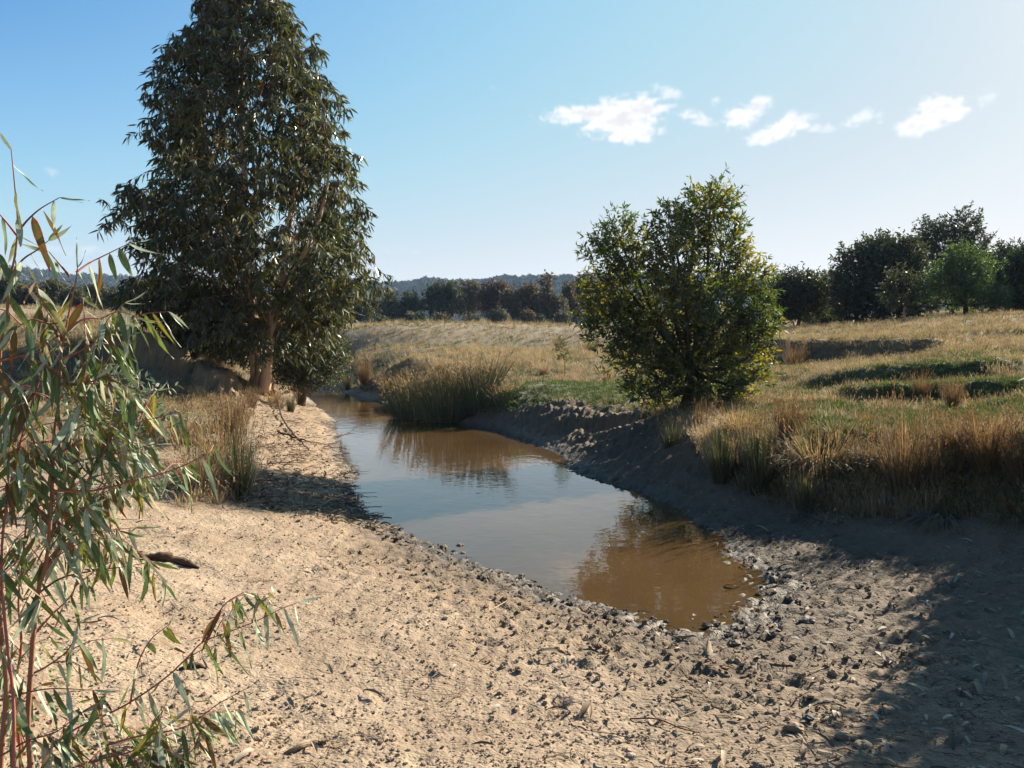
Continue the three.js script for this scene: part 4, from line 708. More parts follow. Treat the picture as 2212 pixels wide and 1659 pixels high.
    tag(o, label, kind === 'rush' ? 'rushes' : kind === 'mat' ? 'straw heap' : 'grass tussock', kind === 'rush' ? 'rushes round the pool' : kind === 'mat' ? 'fallen straw under the right bank' : 'tussocks on the banks and slopes');
  });
}
// ---------------------------------------------------------------- reeds standing at the far edge
{
  const R = rng(800);
  const reed = (fx, fy, D, w, ty, n, label) => {
    const base = at(fx, fy, D); base.y = Math.max(-0.02, land(base.x, base.z, false)); const t = thing('reed_clump', base), b = new Bag(), dry = new Bag(), topH = at(fx, ty, D).y - base.y, half = w * D / FOC;
    for (let i = 0; i < n; i++) {
      const a = R() * 6.283, r = Math.sqrt(R()), p = V(Math.cos(a) * r * half, 0, Math.sin(a) * r * half * 0.55), q = land(base.x + p.x, base.z + p.z, false) - base.y; p.y = Math.max(q, -0.05) - 0.05;
      const lean = 0.05 + 0.6 * R() * R() + 0.34 * r, a2 = a + (R() - 0.5) * 1.4, L = topH * (0.5 + 0.58 * Math.sqrt(R())), d = V(Math.cos(a2) * lean, 1, Math.sin(a2) * lean * 0.7).normalize(), m = p.clone().addScaledVector(d, L * 0.5), e = p.clone().addScaledVector(d, L).add(V(d.x * 0.06, -0.03, 0));
      const c = tint(R() < 0.75 ? [0.115, 0.145, 0.08] : [0.22, 0.19, 0.10], R, 0.3, 0.08);
      b.tube([p, m, e], [0.0105, 0.0085, 0.003], c, 3);
      if (R() < 0.8) for (let k = 0; k < 3; k++) { const q2 = V(d.x + (R() - 0.5) * 1.3, 0.5 + R() * 0.6, d.z + (R() - 0.5)).normalize(); dry.leaf(p.clone().addScaledVector(d, L * (0.8 + 0.22 * R())), q2, sideOf(q2, R), 0.1 + 0.16 * R(), 0.014, 0.4, tint(R() < 0.6 ? TANC : STRAWC, R)); }
      if (R() < 0.6) { const q2 = V(d.x * 1.6 + (R() - 0.5) * 0.8, 0.8, d.z * 1.6 + (R() - 0.5)).normalize(); dry.blade(p, q2, sideOf(q2, R), L * (0.5 + 0.4 * R()), 0.012, 0.5, tint(R() < 0.5 ? TANC : RUSHC, R), 3); }
    }
    part(t, 'stems', b.geo(), TWIG, 'stuff'); part(t, 'dry_leaves', dry.geo(), BLADE, 'stuff');
    tag(t, label, 'reeds', 'reeds at the far edge of the pool');
  };
  reed(900, 900, 20.3, 44, 800, 230, 'left part of the tall grey-green reeds standing at the water');
  reed(968, 908, 19.6, 44, 784, 250, 'middle of the tall reeds, dipping into the water');
  reed(1030, 896, 19.4, 38, 776, 230, 'right part of the tall reeds with brown tops');
  reed(1085, 884, 18.8, 16, 826, 70, 'few splayed reeds leaning right over the mud');
  reed(872, 868, 22.4, 22, 812, 90, 'short reeds at the left end of the tall ones');
}

// ---------------------------------------------------------------- the gum sapling close by at the left
{
  const R = rng(900);
  const leafTex = (base, edge, rib, spot, amount, seed) => dataTex(128, (u, v) => {
    const e = Math.abs(u - 0.5) * 2, m = sstep(0.09, 0.02, e), vein = 0.06 * Math.sin((v * 26 - e * 5) * 6.28) * sstep(0.05, 0.3, e), q = tile(u * 0.6 + seed, v + seed, 5, 3), s = amount * sstep(0.16, 0.3, tile(u * 0.5 + seed * 3, v * 1 + 0.4, 7, 3) + 0.35 * sstep(0.75, 1, v) - 0.06), k = 0.93 + 0.25 * q + vein;
    let c = mix3(base, edge, sstep(0.75, 1, e)); c = mix3(c, rib, m * 0.6); c = mix3(c, spot, clamp(s)); return [c[0] * k, c[1] * k, c[2] * k];
  }, true, false);
  const RED = [0.62, 0.20, 0.10], RIB = [0.62, 0.60, 0.42];
  const skins = [
    [leafTex([0.66, 0.74, 0.63], [0.60, 0.60, 0.50], [0.72, 0.66, 0.56], [0.66, 0.50, 0.42], 0.5, 0.1), 0.26], [leafTex([0.58, 0.68, 0.56], [0.55, 0.52, 0.42], [0.70, 0.62, 0.52], RED, 0.35, 0.5), 0.26],
    [leafTex([0.38, 0.51, 0.22], [0.44, 0.40, 0.2], RIB, RED, 0.5, 0.3), 0.42], [leafTex([0.32, 0.45, 0.25], [0.34, 0.30, 0.18], RIB, RED, 0.3, 0.7), 0.36],
    [leafTex([0.47, 0.54, 0.16], [0.46, 0.36, 0.14], RIB, RED, 0.7, 0.9), 0.45], [leafTex([0.36, 0.37, 0.16], [0.52, 0.26, 0.14], RIB, [0.66, 0.16, 0.08], 1.0, 0.2), 0.42]].map(([map, tr]) => new THREE.MeshPhysicalMaterial({ map, roughness: 0.9, transmission: tr, thickness: 0, clearcoat: 0.18, clearcoatRoughness: 0.5, side: THREE.DoubleSide }));
  const STEM = new THREE.MeshStandardMaterial({ color: new THREE.Color().setRGB(0.30, 0.085, 0.07), roughness: 0.6 }), WOOD = new THREE.MeshStandardMaterial({ map: barkTex([0.55, 0.38, 0.30], [0.42, 0.26, 0.20], [0.64, 0.50, 0.40], 0.3, 0.6), roughness: 0.8 }), DARKSTEM = new THREE.MeshStandardMaterial({ color: new THREE.Color().setRGB(0.13, 0.05, 0.035), roughness: 0.7 });
  const shapes = Array.from({ length: 10 }, (_, k) => {
    const r = rng(910 + k), N = 9, P = [], U = [], I = [], bend = (r() - 0.3) * 0.5, sick = (r() - 0.5) * 0.5, fold = 0.05 + 0.12 * r(), wide = 0.05 + 0.035 * r(), tw = (r() - 0.5) * 1.2, wav = r() * 6;
    for (let j = 0; j <= N; j++) {
      const t = j / N, w = wide * Math.pow(Math.sin(Math.PI * Math.pow(t, 0.72)), 0.85) * (1 - 0.25 * t) + 0.001, a = tw * t, cx = sick * t * t * 0.5, cz = bend * t * t;
      for (const e of [-1, 0, 1]) { const x = e * w, z = Math.abs(e) * fold * w * 2 + 0.012 * Math.sin(wav + t * 9 + e); P.push(cx + x * Math.cos(a) - z * Math.sin(a), t, cz + x * Math.sin(a) + z * Math.cos(a)); U.push(0.5 + e * 0.5, t); }
      if (j) for (const e of [0, 1]) { const A = (j - 1) * 3 + e, B = A + 1, C = A + 3, D = C + 1; I.push(A, B, D, A, D, C); }
    }
    const g = new THREE.BufferGeometry(); g.setAttribute('position', new THREE.Float32BufferAttribute(P, 3)); g.setAttribute('uv', new THREE.Float32BufferAttribute(U, 2)); g.setIndex(I); g.computeVertexNormals(); return g;
  });
  const base = at(60, 1659, 2.5); base.y = land(base.x, base.z, false);
  const t = thing('gum_sapling', base), all = [], Y = V(0, 1, 0);
  const hang = (p, dir, L, spin) => { all.push({ p, dir, L, spin, w: R() }); };
  const stalk = (pts, r0, r1, mat, name) => { const c = curve(pts, Math.max(6, pts.length * 4)), b = new Bag(); b.tube(c, c.map((_, k) => lerp(r0, r1, k / (c.length - 1))), W3, 6); const g = b.geo(); g.deleteAttribute('color'); part(t, name, g, mat); return c; };
  const dress = (c, gap, from, L0, L1, twigs, len) => {
    let run = 0, next = from, flip = 1, total = 0; for (let k = 1; k < c.length; k++) total += c[k].distanceTo(c[k - 1]);
    for (let k = 1; k < c.length; k++) {
      const d = c[k].distanceTo(c[k - 1]), tan = c[k].clone().sub(c[k - 1]).normalize();
      while (next <= run + d) {
        const p = c[k - 1].clone().lerp(c[k], (next - run) / d), out = tan.clone().cross(rdir(R)).normalize().multiplyScalar(flip); flip = -flip;
        if (twigs && R() < twigs && next < total * 0.93) {
          const q = p.clone().addScaledVector(tan.clone().multiplyScalar(0.7).add(out).add(V(0, 0.25, 0)).normalize(), len * (0.6 + 0.7 * R())), m = p.clone().lerp(q, 0.5).add(V(0, 0.015, 0));
          dress(stalk([p, m, q], 0.0019, 0.0009, STEM, 'twig'), gap * 0.75, gap * 0.5, L0 * 0.85, L1 * 0.95, 0, 0);
        } else hang(p, out.multiplyScalar(0.55 + 0.3 * R()).add(tan.clone().multiplyScalar(0.35)).add(V(0, -0.95 - 0.5 * R(), 0)).normalize(), lerp(L0, L1, R()), R() * 6.28);
        next += gap * (0.7 + 0.6 * R());
      }
      run += d;
    }
    const e = c[c.length - 1], tn = e.clone().sub(c[c.length - 2]).normalize();
    for (let k = 0; k < 2; k++) hang(e, tn.clone().add(rdir(R).multiplyScalar(0.5)).add(V(0, -0.6, 0)).normalize(), lerp(L0, L1, R()) * 0.6, R() * 6.28);
  };
  const px = (list, D0, D1) => list.map(([x, y], i) => at(x, y, lerp(D0, D1, i / Math.max(1, list.length - 1))).sub(base));
  // stems, [x, y] as seen, then distances, radii, how leafy
  const stems = [
    [[[-6, 1900], [2, 1640], [14, 1480], [0, 1350], [-12, 1200], [-6, 1000], [-2, 860], [3, 729], [14, 687], [20, 612], [33, 548], [38, 480], [31, 392], [24, 322]], 2.35, 2.15, 0.009, 0.0012, WOOD, 0.075, 1.15, 0.15],
    [[[60, 1900], [66, 1659], [60, 1560], [66, 1460], [73, 1360], [82, 1280], [100, 1215], [108, 1130], [113, 1040], [118, 930], [130, 850], [131, 774], [146, 691], [163, 611], [167, 580]], 2.45, 2.3, 0.010, 0.0016, WOOD, 0.05, 0.85, 0.4],
    [[[40, 1900], [44, 1640], [38, 1560], [34, 1480], [46, 1395], [40, 1300], [50, 1200], [60, 1090], [70, 980], [60, 880]], 2.6, 2.5, 0.006, 0.0015, STEM, 0.05, 0.5, 0.5],
    [[[20, 1900], [30, 1640], [28, 1500], [10, 1340], [4, 1180], [30, 1010], [60, 900], [90, 800], [96, 720]], 2.2, 2.35, 0.006, 0.0015, STEM, 0.05, 0.6, 0.45]];
  const main = stems.map(([p, a, b, r0, r1, m, gap, from, tw]) => { const c = stalk(px(p, a, b), r0, r1, m, 'stem'); dress(c, gap * 0.75, from, 0.09, 0.155, Math.min(0.6, tw * 1.2), 0.16); return c; });
  const boughs = [
    [[[38, 502], [60, 475], [87, 451], [128, 427]], 2.2, 2.15, 0.07, 0], [[[36, 508], [14, 480], [-8, 455]], 2.2, 2.2, 0.06, 0], [[[20, 600], [50, 560], [80, 540], [104, 520]], 2.2, 2.2, 0.055, 0],
    [[[165, 588], [190, 570], [219, 555], [278, 526]], 2.3, 2.4, 0.05, 0.1], [[[150, 596], [128, 570], [106, 544]], 2.3, 2.25, 0.06, 0], [[[146, 690], [110, 700], [70, 690], [30, 712]], 2.3, 2.2, 0.05, 0.2],
    [[[140, 720], [180, 690], [220, 690], [262, 716]], 2.3, 2.4, 0.05, 0.2], [[[131, 775], [170, 760], [208, 740], [240, 745]], 2.3, 2.4, 0.05, 0.2], [[[120, 915], [150, 930], [182, 871], [196, 850]], 2.3, 2.4, 0.05, 0.15],
    [[[115, 990], [182, 947], [276, 918], [396, 888]], 2.35, 2.55, 0.055, 0.25], [[[112, 1060], [200, 1060], [290, 1038], [371, 1016], [449, 978], [462, 960]], 2.35, 2.6, 0.055, 0.25], [[[96, 1238], [156, 1137], [198, 1079], [250, 1004], [300, 985]], 2.4, 2.6, 0.045, 0.4],
    [[[100, 1225], [152, 1160], [224, 1147], [290, 1140]], 2.4, 2.55, 0.05, 0.3], [[[108, 1130], [60, 1080], [20, 1050], [-20, 1060]], 2.4, 2.3, 0.045, 0.35], [[[113, 1040], [160, 1000], [230, 985], [330, 960]], 2.35, 2.5, 0.045, 0.35], [[[125, 870], [80, 850], [40, 870], [0, 900]], 2.35, 2.2, 0.045, 0.35],
    [[[130, 830], [180, 830], [230, 815], [275, 838]], 2.3, 2.45, 0.045, 0.3], [[[82, 1282], [130, 1250], [190, 1235], [262, 1225], [330, 1214]], 2.45, 2.6, 0.055, 0.25], [[[50, 1200], [20, 1230], [-10, 1260]], 2.5, 2.4, 0.045, 0.3], [[[66, 1380], [110, 1330], [150, 1290], [180, 1230]], 2.45, 2.5, 0.065, 0.1],
    [[[60, 1460], [100, 1440], [150, 1400], [170, 1345]], 2.45, 2.4, 0.07, 0.1],
    [[[84, 1640], [156, 1579], [266, 1526], [359, 1463], [406, 1419], [437, 1388], [500, 1363], [562, 1338], [612, 1313], [646, 1301]], 2.45, 2.75, 0.07, 0.35], [[[437, 1388], [453, 1357], [487, 1304], [525, 1280]], 2.62, 2.7, 0.055, 0.1], [[[281, 1520], [300, 1429], [328, 1379], [359, 1354]], 2.52, 2.5, 0.055, 0.1],
    [[[230, 1610], [300, 1590], [403, 1569], [469, 1522], [531, 1488]], 2.5, 2.65, 0.05, 0.3], [[[94, 1680], [203, 1644], [275, 1626], [337, 1600], [372, 1584]], 2.45, 2.55, 0.04, 0.35], [[[-10, 1640], [60, 1600], [119, 1582], [175, 1540]], 2.3, 2.35, 0.045, 0.3], [[[200, 1690], [290, 1650], [390, 1640], [450, 1580]], 2.5, 2.6, 0.04, 0.4],
    [[[-10, 1515], [50, 1498], [106, 1488], [203, 1491]], 2.35, 2.4, 0.06, 0.1], [[[60, 1120], [90, 1090], [140, 1100], [205, 1110]], 2.5, 2.65, 0.04, 0.4], [[[20, 980], [60, 960], [120, 950], [200, 905]], 2.25, 2.4, 0.045, 0.35], [[[0, 780], [40, 770], [80, 760], [110, 735]], 2.2, 2.3, 0.05, 0.25]];
  for (const [p, a, b, gap, tw] of boughs) { const c = stalk(px(p, a, b), 0.0034, 0.0011, R() < 0.45 ? DARKSTEM : STEM, 'branch'); dress(c, gap * 0.55, gap, 0.09, 0.16, tw * 1.35, 0.14); }
  // the long bough low at the right is thicker where it leaves the stem
  const q4 = new THREE.Quaternion(), spinQ = new THREE.Quaternion(), cam = new THREE.Vector3(0, EYE, 0).sub(base);
  for (const l of all) { l.z = l.L / l.p.distanceTo(cam); const w = l.p.clone().add(base), f = w.clone().project(camera); l.seen = Math.abs(f.x) < 1.02 && Math.abs(f.y) < 1.02; }
  all.sort((a, b) => (b.seen - a.seen) || (b.z - a.z));
  const rest = [];
  all.forEach((l, i) => {
    const skin = l.w < 0.22 ? 0 : l.w < 0.36 ? 1 : l.w < 0.58 ? 2 : l.w < 0.76 ? 3 : l.w < 0.88 ? 4 : 5, g = shapes[Math.floor(R() * 10)];
    q4.setFromUnitVectors(Y, l.dir); spinQ.setFromAxisAngle(Y, l.spin); q4.multiply(spinQ);
    if (i < 300) { const m = part(t, 'leaf', g, skins[skin]); m.position.copy(l.p); m.quaternion.copy(q4); m.scale.setScalar(l.L); if (skin === 5) m.userData.label = 'leaf blotched with rusty red'; }
    else (rest[skin] ??= []).push(g.clone().applyMatrix4(new THREE.Matrix4().compose(l.p, q4.clone(), V(l.L, l.L, l.L))));
  });
  rest.forEach((a, k) => { if (a) part(t, 'foliage', mergeGeometries(a), skins[k], 'stuff'); });
  console.log('sapling leaves', all.length);
  tag(t, 'gum sapling with long grey-green leaves and red stems close at the left', 'sapling');
}
clumpTree('gum_sapling', { seed: 950, D: 6.6, foot: [300, 1125], fork: [300, 930], trunk: 0.008, leaves: 1100, leaf: [0.085, 0.022], per: 6, col: [0.13, 0.17, 0.10], mat: DULL, gap: 0.2, shell: 0.7, twig: 0.12, twigR: 0.4, bark: GUMBARK, twigCol: [0.25, 0.1, 0.07], hang: -0.3,
  lobes: [[230, 835, 60, 44, 0, 1], [300, 880, 50, 60, 0, 1], [345, 900, 26, 40, 0, 0.7], [290, 960, 44, 46, 0, 0.8], [190, 880, 30, 40, 0, 0.8]], label: 'small thin sapling with short glossy leaves behind the near one', kind: 'sapling' });
// a tall shrub just outside the right of the view, known by its shadow on the mud
clumpTree('bank_bush', { seed: 960, D: 6.1, foot: [2500, 1200], fork: [2500, 1030], trunk: 0.05, leaves: 34000, leaf: [0.10, 0.034], per: 9, col: [0.045, 0.065, 0.018], gap: 0.1, shell: 0.6,
  lobes: [[2540, 770, 200, 210, 0, 1], [2555, 930, 220, 210, 0, 1], [2560, 1070, 280, 140, 0.3, 1], [2550, 1080, 180, 110, -0.3, 1]], label: 'bush beyond the right edge that shades the near mud', kind: 'bush' });
clumpTree('bank_bush', { seed: 961, D: 8, foot: [2450, 1090], fork: [2450, 980], trunk: 0.05, leaves: 22000, leaf: [0.10, 0.034], per: 9, col: [0.045, 0.065, 0.018], gap: 0.1, shell: 0.6,
  lobes: [[2450, 740, 120, 130, 0, 1], [2470, 880, 150, 150, 0, 1], [2480, 1010, 150, 90, 0, 1]], label: 'bush beyond the right edge behind the last tussocks', kind: 'bush' });

// ---------------------------------------------------------------- clods, pebbles, leaf litter and sticks on the bare ground
{
  const R = rng(1000), dummy = new THREE.Object3D(), col = new THREE.Color(), E = new THREE.Euler();
  const lump = (seed, flat) => { const g = new THREE.IcosahedronGeometry(1, 2), p = g.attributes.position; for (let i = 0; i < p.count; i++) { const x = p.getX(i), y = p.getY(i), z = p.getZ(i), k = 1 + 0.34 * n3(x * 1.3 + seed, y * 1.3, z * 1.3) + 0.2 * n3(x * 3 + seed, y * 3, z * 3); p.setXYZ(i, x * k, y * k * flat, z * k * 0.85); } g.computeVertexNormals(); return toCreasedNormals(g, 0.5); };
  const clods = [lump(1, 0.62), lump(5, 0.5), lump(9, 0.75)], rough = new THREE.MeshStandardMaterial({ roughness: 0.95 });
  const curl = (seed) => { const r = rng(seed), N = 6, P = [], I = [], k = 0.6 + r() * 1.6, w = 0.07 + 0.08 * r(), tw = (r() - 0.5) * 2.5; for (let j = 0; j <= N; j++) { const t = j / N - 0.5, ww = w * Math.sqrt(Math.max(0, 1 - 4 * t * t)) + 0.004, a = tw * t; for (const e of [-1, 0, 1]) P.push(t, 0.1 + k * 0.35 * (0.25 - t * t) * (r() * 0.2 + 0.9) + Math.abs(e) * 0.05 * Math.cos(a) + e * ww * Math.sin(a), e * ww * Math.cos(a)); if (j) for (const e of [0, 1]) { const A = (j - 1) * 3 + e; I.push(A, A + 1, A + 4, A, A + 4, A + 3); } } const g = new THREE.BufferGeometry(); g.setAttribute('position', new THREE.Float32BufferAttribute(P, 3)); g.setIndex(I); g.computeVertexNormals(); return g; };
  const leafs = [curl(1), curl(2), curl(3), curl(4)], dryLeaf = new THREE.MeshPhysicalMaterial({ roughness: 0.85, transmission: 0.15, thickness: 0, side: THREE.DoubleSide });
  const twig = (seed) => { const r = rng(seed), b = new Bag(), pts = []; for (let k = 0; k <= 5; k++) pts.push(V(k / 5 - 0.5, 0.02 + 0.03 * r(), (r() - 0.5) * 0.12)); b.tube(curve(pts, 8), [0.012, 0.012, 0.011, 0.011, 0.01, 0.009, 0.008, 0.007, 0.005], W3, 5); if (seed % 2) b.tube([pts[2], pts[2].clone().add(V(0.12, 0.05, 0.12)), pts[2].clone().add(V(0.2, 0.06, 0.24))], [0.008, 0.006, 0.003], W3, 4); const g = b.geo(); g.deleteAttribute('color'); return g; };
  const twigs = [twig(1), twig(2), twig(3)], wood = new THREE.MeshStandardMaterial({ roughness: 0.9 });
  const scatter = (name, geos, mat, N, label, place, D0 = 2.6) => {
    const lists = geos.map(() => []); let tries = 0, n = 0;
    while (n < N && tries++ < N * 14) {
      const D = D0 / Math.pow(1 - R() * 0.93, 0.85), half = D * 0.66 + 0.4, x = (R() * 2 - 1) * half, z = -D; if (D > 30) continue;
      if (inside(TURF, x, z)) continue; const F = inside(FIELD, x, z); const s = shoreNear(x, z); const q = place(x, z, s, F); if (!q) continue;
      const h = land(x, z, true); if (h < -0.012) continue; q.h = h; lists[Math.floor(R() * geos.length)].push([x, z, q]); n++;
    }
    lists.forEach((l, k) => { if (!l.length) return; const m = new THREE.InstancedMesh(geos[k], mat, l.length); m.name = numbered(name); l.forEach(([x, z, q], i) => { dummy.position.set(x, q.h + q.up, z); dummy.rotation.set(...q.rot); dummy.scale.set(...q.s); dummy.updateMatrix(); m.setMatrixAt(i, dummy.matrix); m.setColorAt(i, col.setRGB(...q.c)); }); scene.add(m); tag(m, label, name.replace('_', ' '), null, 'stuff'); });
  };
  const SANDC = [0.30, 0.222, 0.148], OCH = [0.22, 0.148, 0.085], DARKM = [0.10, 0.075, 0.05];
  scatter('clods', clods, rough, 14000, 'crumbs and clods of dried mud strewn over the bare ground', (x, z, s, F) => {
    if (F && R() < 0.6) return null; const tr = trample(x, z); if (R() > (0.34 + 0.45 * tr) * (1 - 0.45 * sstep(0.6, 1.6, x))) return null;
    const big = Math.pow(R(), 5), r = 0.0026 + 0.0042 * R() + 0.011 * big * (0.4 + tr), c = tint(s < 0.1 ? DARKM : mix3(SANDC, OCH, clamp(tr + R() * 0.4 - 0.4)), R, 0.22, 0.06);
    return { up: r * 0.15, rot: [R() * 0.6, R() * 6.28, R() * 0.6], s: [r * (0.8 + 0.7 * R()), r, r], c };
  });
  scatter('mud_lumps', clods, rough, 900, 'dark wet lumps of poached mud along the near waterline', (x, z, s, F) => {
    if (F || s > 0.34 || s < -0.02 || z < -9) return null; if (fbm(x * 1.3, z * 1.3, 2) < -0.12) return null; const r = 0.006 + 0.026 * Math.pow(R(), 4);
    return { up: r * 0.1, rot: [R() * 0.5, R() * 6.28, R() * 0.5], s: [r * 1.4, r * 0.9, r], c: tint(DARKM, R, 0.3, 0.06) };
  });
  scatter('leaf_litter', leafs, dryLeaf, 1000, 'curled dead gum leaves and bark scraps lying on the mud', (x, z, s, F) => {
    const right = sstep(0, 1.6, x), leftBank = x < -1.2 && z < -7.5 ? 0.9 : 0, w = 0.08 + 0.55 * right + leftBank + (s < 0.6 ? 0.35 : 0); if (R() > w) return null;
    const L = 0.05 + 0.07 * R() + (R() < 0.06 ? 0.06 : 0), q = R(); return { up: 0.001, rot: [(R() - 0.5) * 0.7, R() * 6.28, (R() - 0.5) * 0.4], s: [L, L * 0.8, L * (0.8 + 0.5 * R())], c: tint(q < 0.35 ? [0.30, 0.23, 0.15] : q < 0.65 ? [0.17, 0.11, 0.06] : q < 0.85 ? [0.36, 0.31, 0.24] : [0.09, 0.06, 0.04], R, 0.25, 0.08) };
  });
  scatter('leaf_litter', leafs, dryLeaf, 1500, 'dead leaves and bark strewn over the sand below the gum', (x, z, s, F) => {
    if (F || x > -1.1 || z > -7.8 || s > 2.6 || z < -24) return null; const L = 0.06 + 0.09 * R(), q = R();
    return { up: 0.002, rot: [(R() - 0.5) * 0.7, R() * 6.28, (R() - 0.5) * 0.4], s: [L, L * 0.8, L * (0.8 + 0.5 * R())], c: tint(q < 0.35 ? [0.24, 0.17, 0.09] : q < 0.7 ? [0.15, 0.09, 0.045] : q < 0.85 ? [0.33, 0.27, 0.19] : [0.09, 0.06, 0.04], R, 0.25, 0.08) };
  }, 7);
  scatter('twigs', twigs, wood, 260, 'dead twigs lying on the sand below the gum', (x, z, s, F) => {
    if (F || x > -1.1 || z > -7.8 || s > 2.6 || z < -24) return null; const L = 0.15 + 0.5 * R() * R();
    return { up: 0.01, rot: [0, R() * 6.28, (R() - 0.5) * 0.2], s: [L, L, L], c: tint([0.14, 0.09, 0.055], R, 0.3) };
  }, 7);
  scatter('twigs', twigs, wood, 900, 'thin dead twigs and straws scattered on the ground', (x, z, s, F) => {
    if (R() > 0.3 + 0.4 * (x > 0.5) + 0.3 * (x < -1.2)) return null; const L = 0.06 + 0.14 * R() * R() + 0.03; const q = R();
    return { up: 0.002, rot: [0, R() * 6.28, (R() - 0.5) * 0.2], s: [L, L * 0.9, L * 0.9], c: tint(q < 0.5 ? [0.14, 0.09, 0.055] : q < 0.8 ? [0.32, 0.25, 0.16] : [0.08, 0.055, 0.04], R, 0.25) };
  });
}
// ---------------------------------------------------------------- single sticks, stones and scraps
{
  const R = rng(1100), onGround = (fx, fy, up = 0) => { const r = ray(fx, fy); let t = 2; for (; t < 60; t += 0.02) if (EYE + r.y * t < land(r.x * t, r.z * t, false)) break; const p = V(r.x * t, 0, r.z * t); p.y = Math.max(land(p.x, p.z, true), -0.01) + up; return p; };
  const WEATHER = new THREE.MeshStandardMaterial({ map: barkTex([0.62, 0.54, 0.44], [0.42, 0.34, 0.27], [0.74, 0.68, 0.58], 0.2, 0.9), bumpMap: barkBump, bumpScale: 0.006, roughness: 0.9 });
  const LOGM = new THREE.MeshStandardMaterial({ map: barkTex([0.34, 0.25, 0.18], [0.20, 0.14, 0.10], [0.50, 0.41, 0.32], 0.8, 0.9), bumpMap: barkBump, bumpScale: 0.012, roughness: 0.95 });
  const CANE = new THREE.MeshStandardMaterial({ color: new THREE.Color().setRGB(0.44, 0.33, 0.19), roughness: 0.8 }), REDCANE = new THREE.MeshStandardMaterial({ color: new THREE.Color().setRGB(0.19, 0.085, 0.045), roughness: 0.8 });
  const stick = (name, pts, radii, mat, label, cat, group, sides = 8, wob = 0) => {
    const P = pts.map(([x, y, u]) => onGround(x, y, u)), o = thing(name, P[0]), c = curve(P.map((p) => p.clone().sub(P[0])), 18), b = new Bag();
    c.forEach((p, k) => { p.x += wob * n2(k * 0.7, P[0].x * 9); p.y += wob * 0.6 * n2(k * 0.9 + 4, P[0].x * 7); });
    b.tube(c, c.map((_, k) => { const x = k / 18 * (radii.length - 1), a = Math.floor(x), q = Math.min(a + 1, radii.length - 1); return lerp(radii[a], radii[q], x - a) * (1 + (sides > 6 ? 0.18 : 0) * n2(k * 1.3, P[0].z)); }), W3, sides);
    const g = b.geo(); g.deleteAttribute('color'); part(o, 'stick', g, mat); return tag(o, label, cat, group);
  };
  stick('log', [[300, 1208, 0.02], [350, 1212, 0.025], [395, 1220, 0.02], [428, 1229, 0.005]], [0.014, 0.03, 0.028, 0.008], LOGM, 'brown split log lying on the sand behind the sapling', 'log', null, 10, 0.01);
  stick('branch', [[616, 1630, 0.005], [645, 1622, 0.012], [680, 1610, 0.016], [704, 1607, 0.006]], [0.004, 0.011, 0.017, 0.006], WEATHER, 'grey weathered stick half sunk in the sand at bottom left', 'stick', null, 9, 0.005);
  stick('branch', [[386, 1448, 0.006], [420, 1446, 0.012], [452, 1450, 0.006]], [0.006, 0.012, 0.005], LOGM, 'short brown stick on the sand above the low sapling branch', 'stick', null, 8, 0.004);
  stick('dry_cane', [[1437, 1555, 0.006], [1480, 1543, 0.015], [1533, 1531, 0.012]], [0.003, 0.0045, 0.004], CANE, 'pale dry cane on the sand at bottom centre', 'stick', null, 6);
  stick('dry_cane', [[1535, 1532, 0.010], [1570, 1540, 0.008], [1603, 1549, 0.004]], [0.004, 0.0036, 0.002], REDCANE, 'short reddish cane touching the pale one', 'stick', null, 6);
  stick('dry_cane', [[1361, 1555, 0.006], [1420, 1566, 0.012], [1470, 1578, 0.008], [1513, 1588, 0.004]], [0.0034, 0.0034, 0.003, 0.002], REDCANE, 'long thin red-brown cane left of the pale one', 'stick', null, 6);
  stick('dry_cane', [[1748, 1456, 0.004], [1775, 1448, 0.01], [1802, 1436, 0.012]], [0.002, 0.003, 0.002], CANE, 'thin pale curved cane on the grey mud', 'stick', null, 6);
  stick('dry_cane', [[1010, 1000 + 330, 0.004], [1060, 1318, 0.008], [1095, 1306, 0.004]], [0.002, 0.003, 0.002], CANE, 'pale straw on the sand near the muddy edge', 'stick', null, 6);
  stick('branch', [[770, 850, -0.03], [790, 845, 0.02], [812, 838, 0.15], [824, 830, 0.35], [832, 820, 0.5]], [0.045, 0.042, 0.036, 0.03, 0.02], LOGM, 'bare branch leaning up the far bank from the water', 'branch', null, 8, 0.03);
  stick('branch', [[706, 942, 0.03], [728, 944, 0.03], [752, 946, 0.02], [768, 944, 0.08]], [0.012, 0.012, 0.009, 0.004], LOGM, 'thin twig reaching from the left shore over the water', 'stick', 'twigs at the left shore', 6, 0.02);
  stick('branch', [[700, 968, 0.03], [724, 962, 0.05], [738, 955, 0.02]], [0.01, 0.008, 0.004], LOGM, 'crooked twig at the left shore below the longer one', 'stick', 'twigs at the left shore', 6, 0.02);
  stick('branch', [[590, 848, 0.3], [606, 862, 0.45], [618, 856, 0.55], [640, 858, 0.5]], [0.02, 0.018, 0.012, 0.004], WEATHER, 'bare curved grey twig at the foot of the gum', 'stick', null, 6, 0.02);
  stick('branch', [[598, 870, 0.15], [612, 910, 0.06], [640, 950, 0.03], [668, 975, 0.02]], [0.016, 0.016, 0.013, 0.006], LOGM, 'long dead branch sloping down the sand below the gum', 'branch', null, 7, 0.03);
  stick('branch', [[600, 935, 0.03], [660, 958, 0.03], [716, 962, 0.02]], [0.016, 0.014, 0.006], LOGM, 'dead branch lying across the sand towards the water', 'branch', null, 7, 0.03);
